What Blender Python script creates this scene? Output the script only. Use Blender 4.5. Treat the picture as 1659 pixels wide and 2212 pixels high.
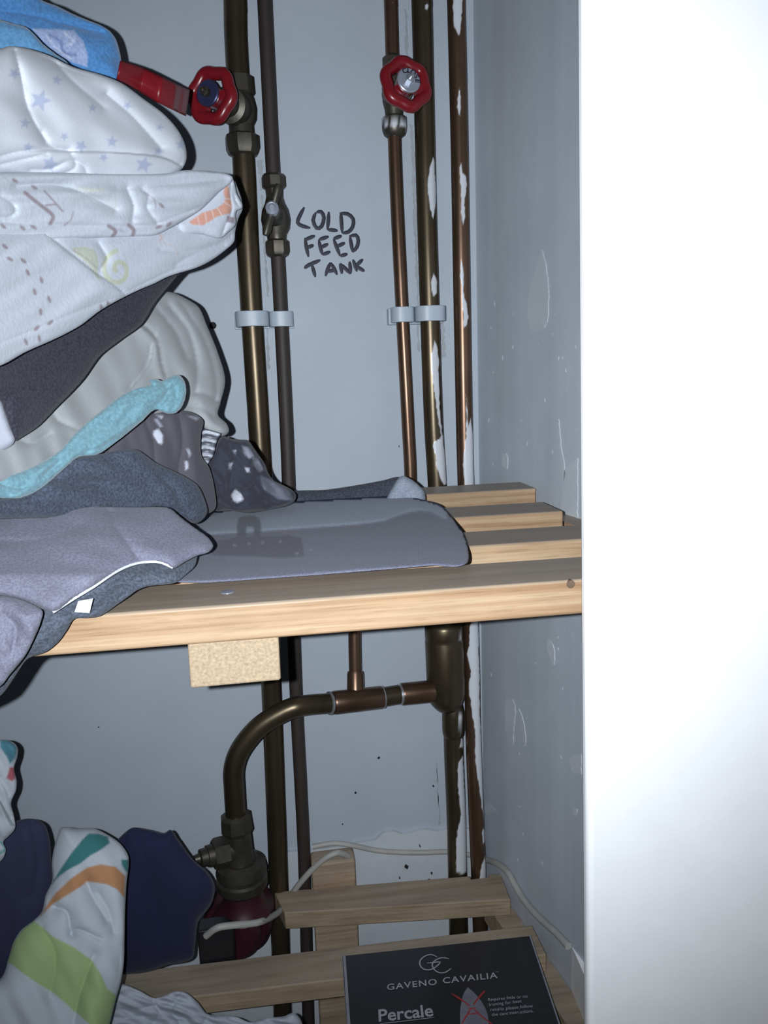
import bpy, bmesh, math, random
import numpy as np
from mathutils import Matrix, Vector
from mathutils.geometry import delaunay_2d_cdt

for o in list(bpy.data.objects):
    bpy.data.objects.remove(o, do_unlink=True)
SC = bpy.context.scene
COL = SC.collection

# ------------------------------------------------------------------ camera
IW, IH = 1659, 2212
F = 1700.0
YAW, PIT, ROLL = math.radians(8), math.radians(10), math.radians(-1.95)
def _rx(a):
    c, s = math.cos(a), math.sin(a); return np.array([[1, 0, 0], [0, c, -s], [0, s, c]])
def _rz(a):
    c, s = math.cos(a), math.sin(a); return np.array([[c, -s, 0], [s, c, 0], [0, 0, 1]])
RM = _rz(-YAW) @ _rx(math.pi / 2 - PIT) @ _rz(ROLL)
CP = np.array([0, 0, 1.25])
cam = bpy.data.cameras.new('camera')
cam.sensor_fit = 'HORIZONTAL'; cam.sensor_width = 36.0; cam.lens = F / IW * 36.0
cam.clip_start = 0.01
camo = bpy.data.objects.new('camera', cam); COL.objects.link(camo)
m = Matrix([list(RM[0]) + [CP[0]], list(RM[1]) + [CP[1]], list(RM[2]) + [CP[2]], [0, 0, 0, 1]])
camo.matrix_world = m
SC.camera = camo

# ------------------------------------------------------------------ light
FLASH_W = 30.0
AMBIENT = 0.025
lp = CP + RM @ np.array([-0.019, 0.002, 0.0])
ld = bpy.data.lights.new('phone_flash', 'SPOT')
ld.energy = FLASH_W; ld.color = (0.87, 0.935, 1.0); ld.shadow_soft_size = 0.0022
ld.spot_size = math.radians(116); ld.spot_blend = 1.0
ld.use_nodes = True
_nt = ld.node_tree
_em = [n for n in _nt.nodes if n.type == 'EMISSION'][0]
_fo = _nt.nodes.new('ShaderNodeLightFalloff'); _fo.inputs['Strength'].default_value = 0.5
_ad = _nt.nodes.new('ShaderNodeMath'); _ad.operation = 'ADD'
_nt.links.new(_fo.outputs['Linear'], _ad.inputs[0]); _nt.links.new(_fo.outputs['Quadratic'], _ad.inputs[1])
_nt.links.new(_ad.outputs[0], _em.inputs['Strength'])
lo = bpy.data.objects.new('phone_flash', ld); COL.objects.link(lo)
lo.location = lp
_aim = RM @ np.array([0.04, 0.11, -1.0])
lo.rotation_euler = Vector(_aim).to_track_quat('-Z', 'Y').to_euler()

wd = bpy.data.worlds.new('world'); SC.world = wd; wd.use_nodes = True
bg = wd.node_tree.nodes['Background']
bg.inputs[0].default_value = (0.80, 0.88, 1.0, 1); bg.inputs[1].default_value = AMBIENT

SC.view_settings.view_transform = 'Standard'
SC.view_settings.look = 'None'
SC.view_settings.gamma = 1.0
SC.view_settings.use_curve_mapping = False
SC.view_settings.exposure = 0.0

# ------------------------------------------------------------------ projection helpers
def rays(p):
    p = np.atleast_2d(np.array(p, float))
    d = np.stack([(p[:, 0] - IW / 2) / F, -(p[:, 1] - IH / 2) / F, -np.ones(len(p))], 1)
    return d @ RM.T
def onY(p, Y):
    d = rays(p); return CP + d * (np.asarray(Y) / d[:, 1])[:, None]
def onZ(p, Z):
    d = rays(p); return CP + d * ((Z - CP[2]) / d[:, 2])[:, None]
def onPlane(p, P0, n):
    d = rays(p); n = np.array(n, float); P0 = np.array(P0, float)
    return CP + d * (((P0 - CP) @ n) / (d @ n))[:, None]
def project(P):
    q = (np.atleast_2d(P) - CP) @ RM
    return np.stack([IW / 2 + F * q[:, 0] / -q[:, 2], IH / 2 - F * q[:, 1] / -q[:, 2]], 1)
def mpp(P):
    """metres that one photo pixel spans at point P"""
    return float((np.atleast_2d(P) - CP)[0] @ RM[:, 2] * -1) / F
def cpts(pts, ox, oy, s):
    return [(ox + x / s, oy + y / s) for x, y in pts]

# ------------------------------------------------------------------ object helpers
def empty(name, loc, label, cat, group=None):
    o = bpy.data.objects.new(name, None); COL.objects.link(o)
    o.location = loc; o.empty_display_size = 0.02
    o['label'] = label; o['category'] = cat
    if group: o['group'] = group
    return o
def tag(o, label, cat, group=None):
    o['label'] = label; o['category'] = cat
    if group: o['group'] = group
    return o
def link(name, me, mat, parent=None, kind=None, smooth=True):
    if mat is not None: me.materials.append(mat)
    if smooth:
        me.polygons.foreach_set('use_smooth', [True] * len(me.polygons))
    o = bpy.data.objects.new(name, me); COL.objects.link(o)
    if parent is not None:
        o.parent = parent
        o.matrix_parent_inverse = Matrix.Translation(-Vector(parent.location))
    if kind: o['kind'] = kind
    return o
def mesh_from(vs, fs):
    me = bpy.data.meshes.new('m')
    me.from_pydata([tuple(map(float, v)) for v in vs], [], [tuple(map(int, f)) for f in fs])
    bm = bmesh.new(); bm.from_mesh(me)
    bmesh.ops.recalc_face_normals(bm, faces=bm.faces[:]); bm.to_mesh(me); bm.free()
    me.update(); return me
class MB:
    def __init__(s): s.v = []; s.f = []
    def add(s, vs, fs):
        n = len(s.v); s.v += [tuple(map(float, v)) for v in vs]
        s.f += [tuple(i + n for i in f) for f in fs]; return s
    def box(s, lo, hi):
        x0, y0, z0 = lo; x1, y1, z1 = hi
        return s.hexa([(x0, y0, z0), (x1, y0, z0), (x1, y1, z0), (x0, y1, z0),
                       (x0, y0, z1), (x1, y0, z1), (x1, y1, z1), (x0, y1, z1)])
    def hexa(s, c):
        return s.add(c, [(0, 3, 2, 1), (4, 5, 6, 7), (0, 1, 5, 4), (1, 2, 6, 5), (2, 3, 7, 6), (3, 0, 4, 7)])
    def prism(s, poly, off):
        n = len(poly); off = np.array(off)
        vs = [np.array(p) for p in poly] + [np.array(p) + off for p in poly]
        fs = [tuple(range(n)), tuple(range(2 * n - 1, n - 1, -1))]
        fs += [(i, (i + 1) % n, n + (i + 1) % n, n + i) for i in range(n)]
        return s.add(vs, fs)
    def tube(s, path, rad, seg=24, closed=False, flat=None, caps=True):
        P = [Vector(p) for p in path]; n = len(P)
        rad = [rad] * n if np.isscalar(rad) else list(rad)
        vs = []; up = None
        for i in range(n):
            if closed: t = P[(i + 1) % n] - P[i - 1]
            else: t = P[min(i + 1, n - 1)] - P[max(i - 1, 0)]
            t.normalize()
            if up is None:
                up = Vector((0, -1, 0)) if abs(t.y) < .9 else Vector((0, 0, 1))
                if flat is not None: up = Vector(flat[0])
            up = (up - t * up.dot(t)).normalized()
            sd = t.cross(up)
            ru = flat[1] if flat is not None else 1.0
            for k in range(seg):
                a = 2 * math.pi * k / seg
                vs.append(P[i] + rad[i] * (math.sin(a) * sd + ru * math.cos(a) * up))
        fs = []
        for i in range(n if closed else n - 1):
            j = (i + 1) % n
            for k in range(seg):
                l = (k + 1) % seg
                fs.append((i * seg + k, i * seg + l, j * seg + l, j * seg + k))
        if caps and not closed:
            fs.append(tuple(range(seg))[::-1]); fs.append(tuple((n - 1) * seg + k for k in range(seg)))
        return s.add(vs, fs)
    def lathe(s, O, ax, prof, seg=32, rot=0.0):
        """profile of (distance along axis, radius)"""
        O = Vector(O); ax = Vector(ax).normalized()
        u = ax.orthogonal().normalized()
        if abs(ax.z) < .99: u = (Vector((0, 0, 1)) - ax * ax.z).normalized()
        w = ax.cross(u); vs = []
        for t, r in prof:
            for k in range(seg):
                a = 2 * math.pi * k / seg + rot
                vs.append(O + ax * t + r * (math.cos(a) * u + math.sin(a) * w))
        fs = []; n = len(prof)
        for i in range(n - 1):
            for k in range(seg):
                l = (k + 1) % seg
                fs.append((i * seg + k, i * seg + l, (i + 1) * seg + l, (i + 1) * seg + k))
        fs.append(tuple(range(seg))[::-1]); fs.append(tuple((n - 1) * seg + k for k in range(seg)))
        return s.add(vs, fs)
    def build(s, name, mat, parent=None, kind=None, smooth=True, bevel=0, sharp=None):
        me = mesh_from(s.v, s.f)
        o = link(name, me, mat, parent, kind, smooth)
        if smooth:
            try: me.set_sharp_from_angle(angle=math.radians(sharp or 40))
            except Exception: pass
        if bevel:
            b = o.modifiers.new('bevel', 'BEVEL'); b.width = bevel; b.segments = 3
            b.limit_method = 'ANGLE'; b.angle_limit = math.radians(35); b.harden_normals = False
        return o

# ------------------------------------------------------------------ materials
def new_mat(name):
    mt = bpy.data.materials.new(name); mt.use_nodes = True
    nt = mt.node_tree; b = nt.nodes['Principled BSDF']
    return mt, nt, b
def N(nt, typ, **kw):
    n = nt.nodes.new(typ)
    for k, v in kw.items(): setattr(n, k, v)
    return n
def noise_fac(nt, scale, detail=4, rough=.6, vec=None, stretch=None):
    tc = N(nt, 'ShaderNodeTexCoord'); n = N(nt, 'ShaderNodeTexNoise')
    n.inputs['Scale'].default_value = scale; n.inputs['Detail'].default_value = detail
    n.inputs['Roughness'].default_value = rough
    if stretch:
        mp = N(nt, 'ShaderNodeMapping'); mp.inputs['Scale'].default_value = stretch
        nt.links.new(tc.outputs['Object'], mp.inputs[0]); nt.links.new(mp.outputs[0], n.inputs['Vector'])
    else: nt.links.new(tc.outputs['Object'], n.inputs['Vector'])
    return n.outputs['Fac']
def ramp(nt, fac, stops):
    r = N(nt, 'ShaderNodeValToRGB')
    e = r.color_ramp.elements
    while len(e) < len(stops): e.new(0.5)
    for el, (p, c) in zip(e, stops):
        el.position = p; el.color = (*c, 1) if len(c) == 3 else c
    nt.links.new(fac, r.inputs[0]); return r.outputs[0]
def mix(nt, fac, a, b, mode='MIX'):
    n = N(nt, 'ShaderNodeMix', data_type='RGBA', blend_type=mode)
    for i, v in ((0, fac), (6, a), (7, b)):
        if hasattr(v, 'is_output'): nt.links.new(v, n.inputs[i])
        elif i == 0: n.inputs[0].default_value = v
        else: n.inputs[i].default_value = (*v, 1)
    return n.outputs[2]
def bump(nt, b, fac, strength, dist):
    bp = N(nt, 'ShaderNodeBump'); bp.inputs['Strength'].default_value = strength
    bp.inputs['Distance'].default_value = dist
    nt.links.new(fac, bp.inputs['Height']); nt.links.new(bp.outputs[0], b.inputs['Normal'])
def setc(nt, b, c):
    if hasattr(c, 'is_output'): nt.links.new(c, b.inputs['Base Color'])
    else: b.inputs['Base Color'].default_value = (*c, 1)

def mat_wall(name, c1, c2, rough=.55, streak=0):
    mt, nt, b = new_mat(name)
    f = noise_fac(nt, 7, 6, .65); c = ramp(nt, f, [(.3, c1), (.7, c2)])
    s = noise_fac(nt, 26, 8, .75); sf = ramp(nt, s, [(.68, (0, 0, 0)), (.80, (.35, .35, .35))])
    c = mix(nt, sf, c, tuple(x * .72 for x in c1))
    if streak:
        q = noise_fac(nt, 1.0, 5, .6, stretch=(30, 30, 1.6)); v = ramp(nt, q, [(.33, (1 - streak,) * 3), (.66, (1 + streak,) * 3)])
        c = mix(nt, 1.0, c, v, 'MULTIPLY')
    setc(nt, b, c); b.inputs['Roughness'].default_value = rough
    b.inputs['Specular IOR Level'].default_value = .25
    bump(nt, b, noise_fac(nt, 90, 5, .6), .12, .002); return mt
def mat_wood(name, lo, hi, dark, grain=(2.2, 60, 130), rough=.5, dust=.6, spec=.15):
    mt, nt, b = new_mat(name)
    f = noise_fac(nt, 2.0, 3, .55, stretch=grain)
    c = ramp(nt, f, [(.30, dark), (.45, lo), (.68, hi)])
    f2 = noise_fac(nt, 1.0, 4, .5, stretch=(10, 30, 30)); v = ramp(nt, f2, [(.35, (.82, .80, .78)), (.65, (1.06, 1.05, 1.04))])
    c = mix(nt, 1.0, c, v, 'MULTIPLY')
    f3 = noise_fac(nt, 1.0, 2, .5, stretch=(40, 500, 900)); v3 = ramp(nt, f3, [(.30, (.78, .74, .70)), (.46, (1, 1, 1))])
    c = mix(nt, .75, c, v3, 'MULTIPLY')
    ge = N(nt, 'ShaderNodeNewGeometry'); sp = N(nt, 'ShaderNodeSeparateXYZ')       # dust settled on the upper faces
    nt.links.new(ge.outputs['True Normal'], sp.inputs[0])
    mu = N(nt, 'ShaderNodeMath', operation='MULTIPLY', use_clamp=True); nt.links.new(sp.outputs['Z'], mu.inputs[0]); mu.inputs[1].default_value = dust
    c = mix(nt, mu.outputs[0], c, (.27, .252, .228))
    setc(nt, b, c); b.inputs['Roughness'].default_value = rough
    b.inputs['Specular IOR Level'].default_value = spec
    bump(nt, b, f, .1, .001); return mt
def mat_metal(name, c1, c2, rough=.38, metal=.85, sc=18):
    mt, nt, b = new_mat(name)
    f = noise_fac(nt, sc, 5, .65, stretch=(1, 1, .35)); c = ramp(nt, f, [(.33, c1), (.66, c2)])
    at = N(nt, 'ShaderNodeAttribute', attribute_name='paint')
    c = mix(nt, at.outputs['Fac'], c, (.62, .64, .68))
    setc(nt, b, c)
    mm = N(nt, 'ShaderNodeMath', operation='MULTIPLY_ADD')
    nt.links.new(at.outputs['Fac'], mm.inputs[0]); mm.inputs[1].default_value = -metal; mm.inputs[2].default_value = metal
    nt.links.new(mm.outputs[0], b.inputs['Metallic'])
    b.inputs['Roughness'].default_value = rough
    bump(nt, b, noise_fac(nt, 160, 4, .6), .06, .0008); return mt
def mat_plain(name, c, rough=.5, metal=0.0, spec=.5, var=.12, sc=40, bs=.05):
    mt, nt, b = new_mat(name)
    f = noise_fac(nt, sc, 4, .6)
    cc = ramp(nt, f, [(.3, tuple(x * (1 - var) for x in c)), (.7, tuple(min(1, x * (1 + var)) for x in c))])
    setc(nt, b, cc); b.inputs['Roughness'].default_value = rough; b.inputs['Metallic'].default_value = metal
    b.inputs['Specular IOR Level'].default_value = spec
    bump(nt, b, noise_fac(nt, 220, 3, .5), bs, .0006); return mt
def mat_cloth(name, weave, bstr, speck=0.0, sheen=.1, rough=.95, spec=.03, bdist=.0012):
    """fabric whose print comes from the mesh's own dye colours"""
    mt, nt, b = new_mat(name)
    at = N(nt, 'ShaderNodeAttribute', attribute_name='dye')
    f = noise_fac(nt, weave, 3, .6)
    v = ramp(nt, f, [(.35, (1 - speck,) * 3), (.65, (1 + speck,) * 3)])
    c = mix(nt, 1.0, at.outputs['Color'], v, 'MULTIPLY')
    setc(nt, b, c); b.inputs['Roughness'].default_value = rough
    b.inputs['Specular IOR Level'].default_value = spec
    b.inputs['Sheen Weight'].default_value = sheen; b.inputs['Sheen Roughness'].default_value = .5
    bump(nt, b, f, bstr, bdist); return mt

M = {}
M['wall'] = mat_wall('painted_plaster', (.415, .463, .522), (.46, .508, .566))
M['wall_right'] = mat_wall('scuffed_paint', (.47, .51, .565), (.54, .58, .63), .4, .045)
M['plaster'] = mat_wall('rough_plaster', (.50, .53, .57), (.62, .65, .68), .8)
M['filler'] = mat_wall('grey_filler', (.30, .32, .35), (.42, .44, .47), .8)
M['white_gloss'] = mat_plain('white_gloss_paint', (.93, .93, .94), .35, var=.02)
M['wood'] = mat_wood('varnished_pine', (.43, .285, .172), (.52, .38, .245), (.34, .21, .118), rough=.42, spec=.28)
M['wood_low'] = mat_wood('dusty_pine', (.38, .29, .20), (.46, .36, .26), (.31, .225, .145), dust=.35)
M['endgrain'] = mat_plain('sawn_end_grain', (.41, .31, .205), .85, var=.26, sc=520, bs=.5)
M['brass'] = mat_metal('tarnished_brass', (.080, .060, .038), (.135, .105, .066), .36, .8)
M['copper'] = mat_metal('aged_copper', (.115, .068, .044), (.19, .115, .077), .34, .8)
M['brown'] = mat_metal('brown_painted_pipe', (.030, .022, .020), (.046, .034, .030), .6, .1)
M['bronze'] = mat_metal('dull_bronze', (.062, .056, .046), (.105, .093, .074), .45, .7, 60)
M['solder'] = mat_plain('solder', (.55, .58, .62), .3, .8)
M['red'] = mat_plain('red_enamel', (.19, .009, .014), .28, var=.10)
M['chrome'] = mat_plain('steel_plate', (.45, .48, .56), .35, .55, var=.12)
M['navyplate'] = mat_plain('blued_plate', (.045, .05, .12), .35, .4)
M['clip'] = mat_plain('white_plastic', (.42, .48, .55), .4, var=.04)
M['ink'] = mat_plain('marker_ink', (.018, .018, .035), .6, var=.25)
M['cable'] = mat_plain('white_cable', (.40, .39, .365), .5, var=.12)
M['pump'] = mat_plain('red_pump_paint', (.040, .008, .014), .45, var=.3)
M['black'] = mat_plain('black_card', (.016, .016, .02), .28, var=.15, bs=.0)
M['blackpl'] = mat_plain('black_plastic', (.012, .012, .015), .4)
M['silver'] = mat_plain('silver_print', (.42, .43, .47), .4, .2, var=.03)
M['iron'] = mat_plain('grey_print', (.17, .165, .20), .5, var=.2)
M['redprint'] = mat_plain('red_print', (.33, .03, .035), .5, var=.1)
M['cardgrey'] = mat_plain('grey_card_edge', (.27, .28, .32), .5)
M['satin'] = mat_plain('red_satin', (.20, .010, .016), .35, var=.1, sc=300)
M['label'] = mat_plain('white_tape', (.62, .65, .70), .7, sc=500, var=.1)
M['cotton'] = mat_cloth('cotton', 900, .12, .03)
M['seersucker'] = mat_cloth('seersucker', 320, .25, .02)
M['jersey'] = mat_cloth('heather_jersey', 620, .35, .35)
M['fleece'] = mat_cloth('fleece', 420, .45, .15, .3)
M['brushed'] = mat_cloth('brushed_cotton', 800, .25, .20)
M['satin_cloth'] = mat_cloth('crinkled_satin', 300, .15, .05, .0, .42, .5)
M['hole'] = mat_plain('dark_hole', (.02, .015, .015), .9)

# ------------------------------------------------------------------ curve / polygon maths
def smooth_closed(pts, step=6):
    P = np.array(pts, float); n = len(P); out = []
    for i in range(n):
        p0, p1, p2, p3 = P[i - 1], P[i], P[(i + 1) % n], P[(i + 2) % n]
        L = np.linalg.norm(p2 - p1); k = max(1, int(round(L / step)))
        l0 = min(np.linalg.norm(p1 - p0), L * 1.5); l3 = min(np.linalg.norm(p3 - p2), L * 1.5)
        def unit(v):
            q = np.linalg.norm(v); return v / q if q > 1e-9 else v
        m1 = unit(unit(p1 - p0) + unit(p2 - p1)) * L * .9; m2 = unit(unit(p2 - p1) + unit(p3 - p2)) * L * .9
        if (p1 - p0) @ (p2 - p1) < 0.1 * l0 * L: m1 = (p2 - p1) * .7
        if (p2 - p1) @ (p3 - p2) < 0.1 * L * l3: m2 = (p2 - p1) * .7
        for j in range(k):
            t = j / k; t2 = t * t; t3 = t2 * t
            out.append((2 * t3 - 3 * t2 + 1) * p1 + (t3 - 2 * t2 + t) * m1 + (-2 * t3 + 3 * t2) * p2 + (t3 - t2) * m2)
    return np.array(out)
def smooth_open(pts, step=5):
    P = [np.array(p, float) for p in pts]
    if len(P) < 3: P = [P[0], (P[0] + P[-1]) / 2, P[-1]]
    P = [2 * P[0] - P[1]] + P + [2 * P[-1] - P[-2]]; out = []
    for i in range(1, len(P) - 2):
        p0, p1, p2, p3 = P[i - 1:i + 3]; k = max(2, int(np.linalg.norm(p2 - p1) / step))
        for j in range(k):
            t = j / k
            out.append(.5 * ((2 * p1) + (p2 - p0) * t + (2 * p0 - 5 * p1 + 4 * p2 - p3) * t * t + (3 * p1 - p0 - 3 * p2 + p3) * t ** 3))
    out.append(P[-2]); return np.array(out)
def seg_dist(Q, A, B):
    """distance of points Q to segments A-B: (min distance, index, signed side)"""
    best = np.full(len(Q), 1e9); side = np.zeros(len(Q))
    for a, b in zip(A, B):
        ab = b - a; L2 = ab @ ab + 1e-12
        t = np.clip(((Q - a) @ ab) / L2, 0, 1)
        r = Q - (a + t[:, None] * ab); d = np.hypot(r[:, 0], r[:, 1])
        cr = ab[0] * (Q[:, 1] - a[1]) - ab[1] * (Q[:, 0] - a[0])
        m_ = d < best - 1e-9
        best[m_] = d[m_]; side[m_] = np.sign(cr[m_])
    return best, side
def inside(Q, poly):
    x, y = Q[:, 0], Q[:, 1]; r = np.zeros(len(Q), bool); P = np.array(poly, float)
    for (x1, y1), (x2, y2) in zip(P, np.roll(P, -1, 0)):
        c = ((y1 > y) != (y2 > y))
        with np.errstate(divide='ignore', invalid='ignore'):
            xi = (x2 - x1) * (y - y1) / (y2 - y1 if y2 != y1 else 1e-9) + x1
        r ^= c & (x < xi)
    return r
def poly_cover(Q, poly, aa=2.0):
    P = np.array(poly, float); out = np.zeros(len(Q))
    lo, hi = P.min(0) - 2 * aa, P.max(0) + 2 * aa
    k = np.where(((Q >= lo) & (Q <= hi)).all(1))[0]
    if len(k):
        d, _ = seg_dist(Q[k], P, np.roll(P, -1, 0)); s = np.where(inside(Q[k], P), d, -d)
        out[k] = np.clip(.5 + s / aa, 0, 1)
    return out
def line_cover(Q, pts, w, aa=2.0):
    P = np.array(pts, float); out = np.zeros(len(Q))
    lo, hi = P.min(0) - w - 2 * aa, P.max(0) + w + 2 * aa
    k = np.where(((Q >= lo) & (Q <= hi)).all(1))[0]
    if len(k):
        d, _ = seg_dist(Q[k], P[:-1], P[1:]); out[k] = np.clip(.5 + (w / 2 - d) / aa, 0, 1)
    return out
def star(cx, cy, r, rot=0):
    return [(cx + (r if k % 2 == 0 else r * .45) * math.sin(rot + k * math.pi / 5),
             cy - (r if k % 2 == 0 else r * .45) * math.cos(rot + k * math.pi / 5)) for k in range(10)]

# ------------------------------------------------------------------ cloth builder
def cloth(name, outline, Y, bulge, R, back, mat, col, grooves=(), steps=(), prints=(), noise=(0, 100, 0),
          parent=None, step=6, seed=1, soft=True, rim=0.0):
    """a stuffed / folded piece of fabric: rounded front, rounded back, creases, folds and a print.
    Y = depth of its rim: number, (base, per-px-x, per-px-y, x, y) or function of pixels."""
    rng = random.Random(seed)
    B = smooth_closed(outline, step) if soft else np.array(outline, float)
    lo, hi = B.min(0), B.max(0)
    gx = np.arange(lo[0], hi[0], step); gy = np.arange(lo[1], hi[1], step * .87); pts = []
    for j, yy in enumerate(gy):
        for xx in gx: pts.append((xx + (step / 2 if j % 2 else 0) + rng.uniform(-.1, .1), yy + rng.uniform(-.1, .1)))
    pts = np.array(pts); pts = pts[inside(pts, B)]
    d, _ = seg_dist(pts, B, np.roll(B, -1, 0)); pts = pts[d > .55 * step]
    allp = np.vstack([B, pts]); nb = len(B)
    v2, e2, f2, ov, oe, of = delaunay_2d_cdt([Vector(p) for p in allp], [(i, (i + 1) % nb) for i in range(nb)], [], 1, 1e-5)
    Q = np.array([tuple(v) for v in v2]); d, _ = seg_dist(Q, B, np.roll(B, -1, 0))
    d[d < 1e-3] = 0
    if callable(Y): base = Y(Q)
    elif np.isscalar(Y): base = np.full(len(Q), float(Y))
    else: base = Y[0] + Y[1] * (np.maximum(Q[:, 0], -40) - Y[3]) + Y[2] * (Q[:, 1] - Y[4])
    px = .00033 * float(np.mean(base)) / .56
    bulge = min(bulge, .75 * R * px)
    t = np.clip(d / R, 0, 1); prof = np.sqrt(np.clip(1 - (1 - t) ** 2, 0, 1))
    dep = base - bulge * prof
    edge = np.clip(d / 8.0, 0, 1)
    if noise[0]:
        amp, wl, ang = noise[:3]; an = noise[3] if len(noise) > 3 else 2.5
        c, s = math.cos(math.radians(ang)), math.sin(math.radians(ang))
        u = (Q[:, 0] * c + Q[:, 1] * s); w = (-Q[:, 0] * s + Q[:, 1] * c); h = np.zeros(len(Q))
        for k in range(9):
            f = rng.uniform(.5, 2.2); a1 = rng.uniform(-.6, .6)
            ph = rng.uniform(0, 6.28)
            warp = .9 * np.sin(2 * math.pi * u / (wl * an * rng.uniform(.8, 2)) + rng.uniform(0, 6))
            h += np.sin(2 * math.pi * (w * f / wl + u * a1 / (wl * an)) + ph + warp) / f
        dep += .42 * amp * edge * h / 3
    for g in grooves:
        P = smooth_open(g[0], 6); dd, _ = seg_dist(Q, P[:-1], P[1:])
        w_ = g[1] * 1.25; dep += min(g[2], 1.5 * w_ * px) * np.exp(-dd / w_) * edge
    for g in steps:
        P = smooth_open(g[0], 6); dd, sd = seg_dist(Q, P[:-1], P[1:])
        s_ = np.clip(.5 + sd * dd / (step * 1.1), 0, 1)
        dep -= min(g[1] * .6, .6 * g[2] * px) * s_ * np.exp(-dd / g[2]) * edge
    colr = np.tile(np.array([*col, 1.0]), (len(Q), 1))
    for pr in prints:
        kind, data, c = pr[0], pr[1], np.array(pr[2]); al = pr[3] if len(pr) > 3 else 1.0
        if kind == 'poly': k = poly_cover(Q, data, step * .9)
        else: k = line_cover(Q, smooth_open(data[0], 4), data[1], step * .9)
        k = (k * al)[:, None]; colr[:, :3] = colr[:, :3] * (1 - k) + c * k
    fr = onY(Q, dep)
    bk = onY(Q, base + rim + back * prof)
    idx = np.arange(len(Q)); rimv = d <= 1e-3
    bidx = np.where(rimv, idx, 0); k = len(Q); extra = []
    for i in np.where(~rimv)[0]: bidx[i] = k; extra.append(i); k += 1
    vs = np.vstack([fr, bk[extra]]) if extra else fr
    fs = [tuple(f) for f in f2] + [tuple(bidx[i] for i in reversed(f)) for f in f2 if not all(rimv[i] for i in f)]
    me = mesh_from(vs, fs)
    at = me.attributes.new('dye', 'FLOAT_COLOR', 'POINT')
    cc = np.vstack([colr, colr[extra]]) if extra else colr
    at.data.foreach_set('color', cc.astype(np.float32).ravel())
    return link(name, me, M[mat], parent)

# ================================================================== SETTING
WY = 1.0                                         # back wall
def wx(y): return 0.2685 + (WY - y) * 0.155      # right wall runs slightly outward
FRONT = 0.44
MB().box((-.9, WY, 0), (.40, WY + .1, 2.35)).build('wall_back', M['wall'], kind='structure')
wall_back = bpy.data.objects['wall_back']
MB().hexa([(wx(FRONT), FRONT, 0), (wx(FRONT) + .12, FRONT, 0), (wx(WY) + .12, WY, 0), (wx(WY), WY, 0),
           (wx(FRONT), FRONT, 2.35), (wx(FRONT) + .12, FRONT, 2.35), (wx(WY) + .12, WY, 2.35), (wx(WY), WY, 2.35)]
          ).build('wall_right', M['wall_right'], kind='structure')
wall_right = bpy.data.objects['wall_right']
MB().box((-1.0, FRONT, 0), (-.9, WY + .1, 2.35)).build('wall_left', M['wall'], kind='structure')
MB().box((-1.0, .36, -.05), (1.1, WY + .1, 0)).build('floor', M['plaster'], kind='structure')
MB().box((-1.0, .36, 2.35), (1.1, WY + .1, 2.4)).build('ceiling', M['wall'], kind='structure')
# door frame (leans a touch, as photographed)
FD = FRONT - .011                                  # face of the frame board
e0 = onY([[1261, 0]], FD)[0]; e1 = onY([[1272, 2212]], FD)[0]
k = (e1[0] - e0[0]) / (e1[2] - e0[2])
xb, xt = e0[0] + k * (0 - e0[2]), e0[0] + k * (2.35 - e0[2])
MB().hexa([(xb, FD, 0), (1.05, FD, 0), (1.05, FRONT, 0), (xb, FRONT, 0),
           (xt, FD, 2.35), (1.05, FD, 2.35), (1.05, FRONT, 2.35), (xt, FRONT, 2.35)]
          ).build('trim_1', M['white_gloss'], kind='structure', bevel=.004)
# rough strip of plaster / skirting under the painted board of the back wall
zt = onY([[820, 1826]], WY)[0][2]
rng = random.Random(4)
top = []
xs = np.linspace(-.9, wx(WY), 90)
for x in xs: top.append((x, WY - .006, zt + .010 * math.sin(x * 9 + 1) + rng.uniform(-.003, .003) + (.012 if x > .12 else 0)))
poly = [(-.9, WY - .006, 0)] + top + [(wx(WY), WY - .006, 0)]
MB().prism(poly, (0, .006, 0)).build('baseboard_back', M['plaster'], kind='structure', smooth=False)
# painted block beside the door frame, low on the right wall
bt = onZ([[1206, 1986], [1262, 1970], [1268, 2120], [1240, 2055]], .60)
MB().prism([tuple(p) for p in bt], (0, 0, -.6)).build('trim_2', M['white_gloss'], kind='structure', smooth=False)

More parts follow.
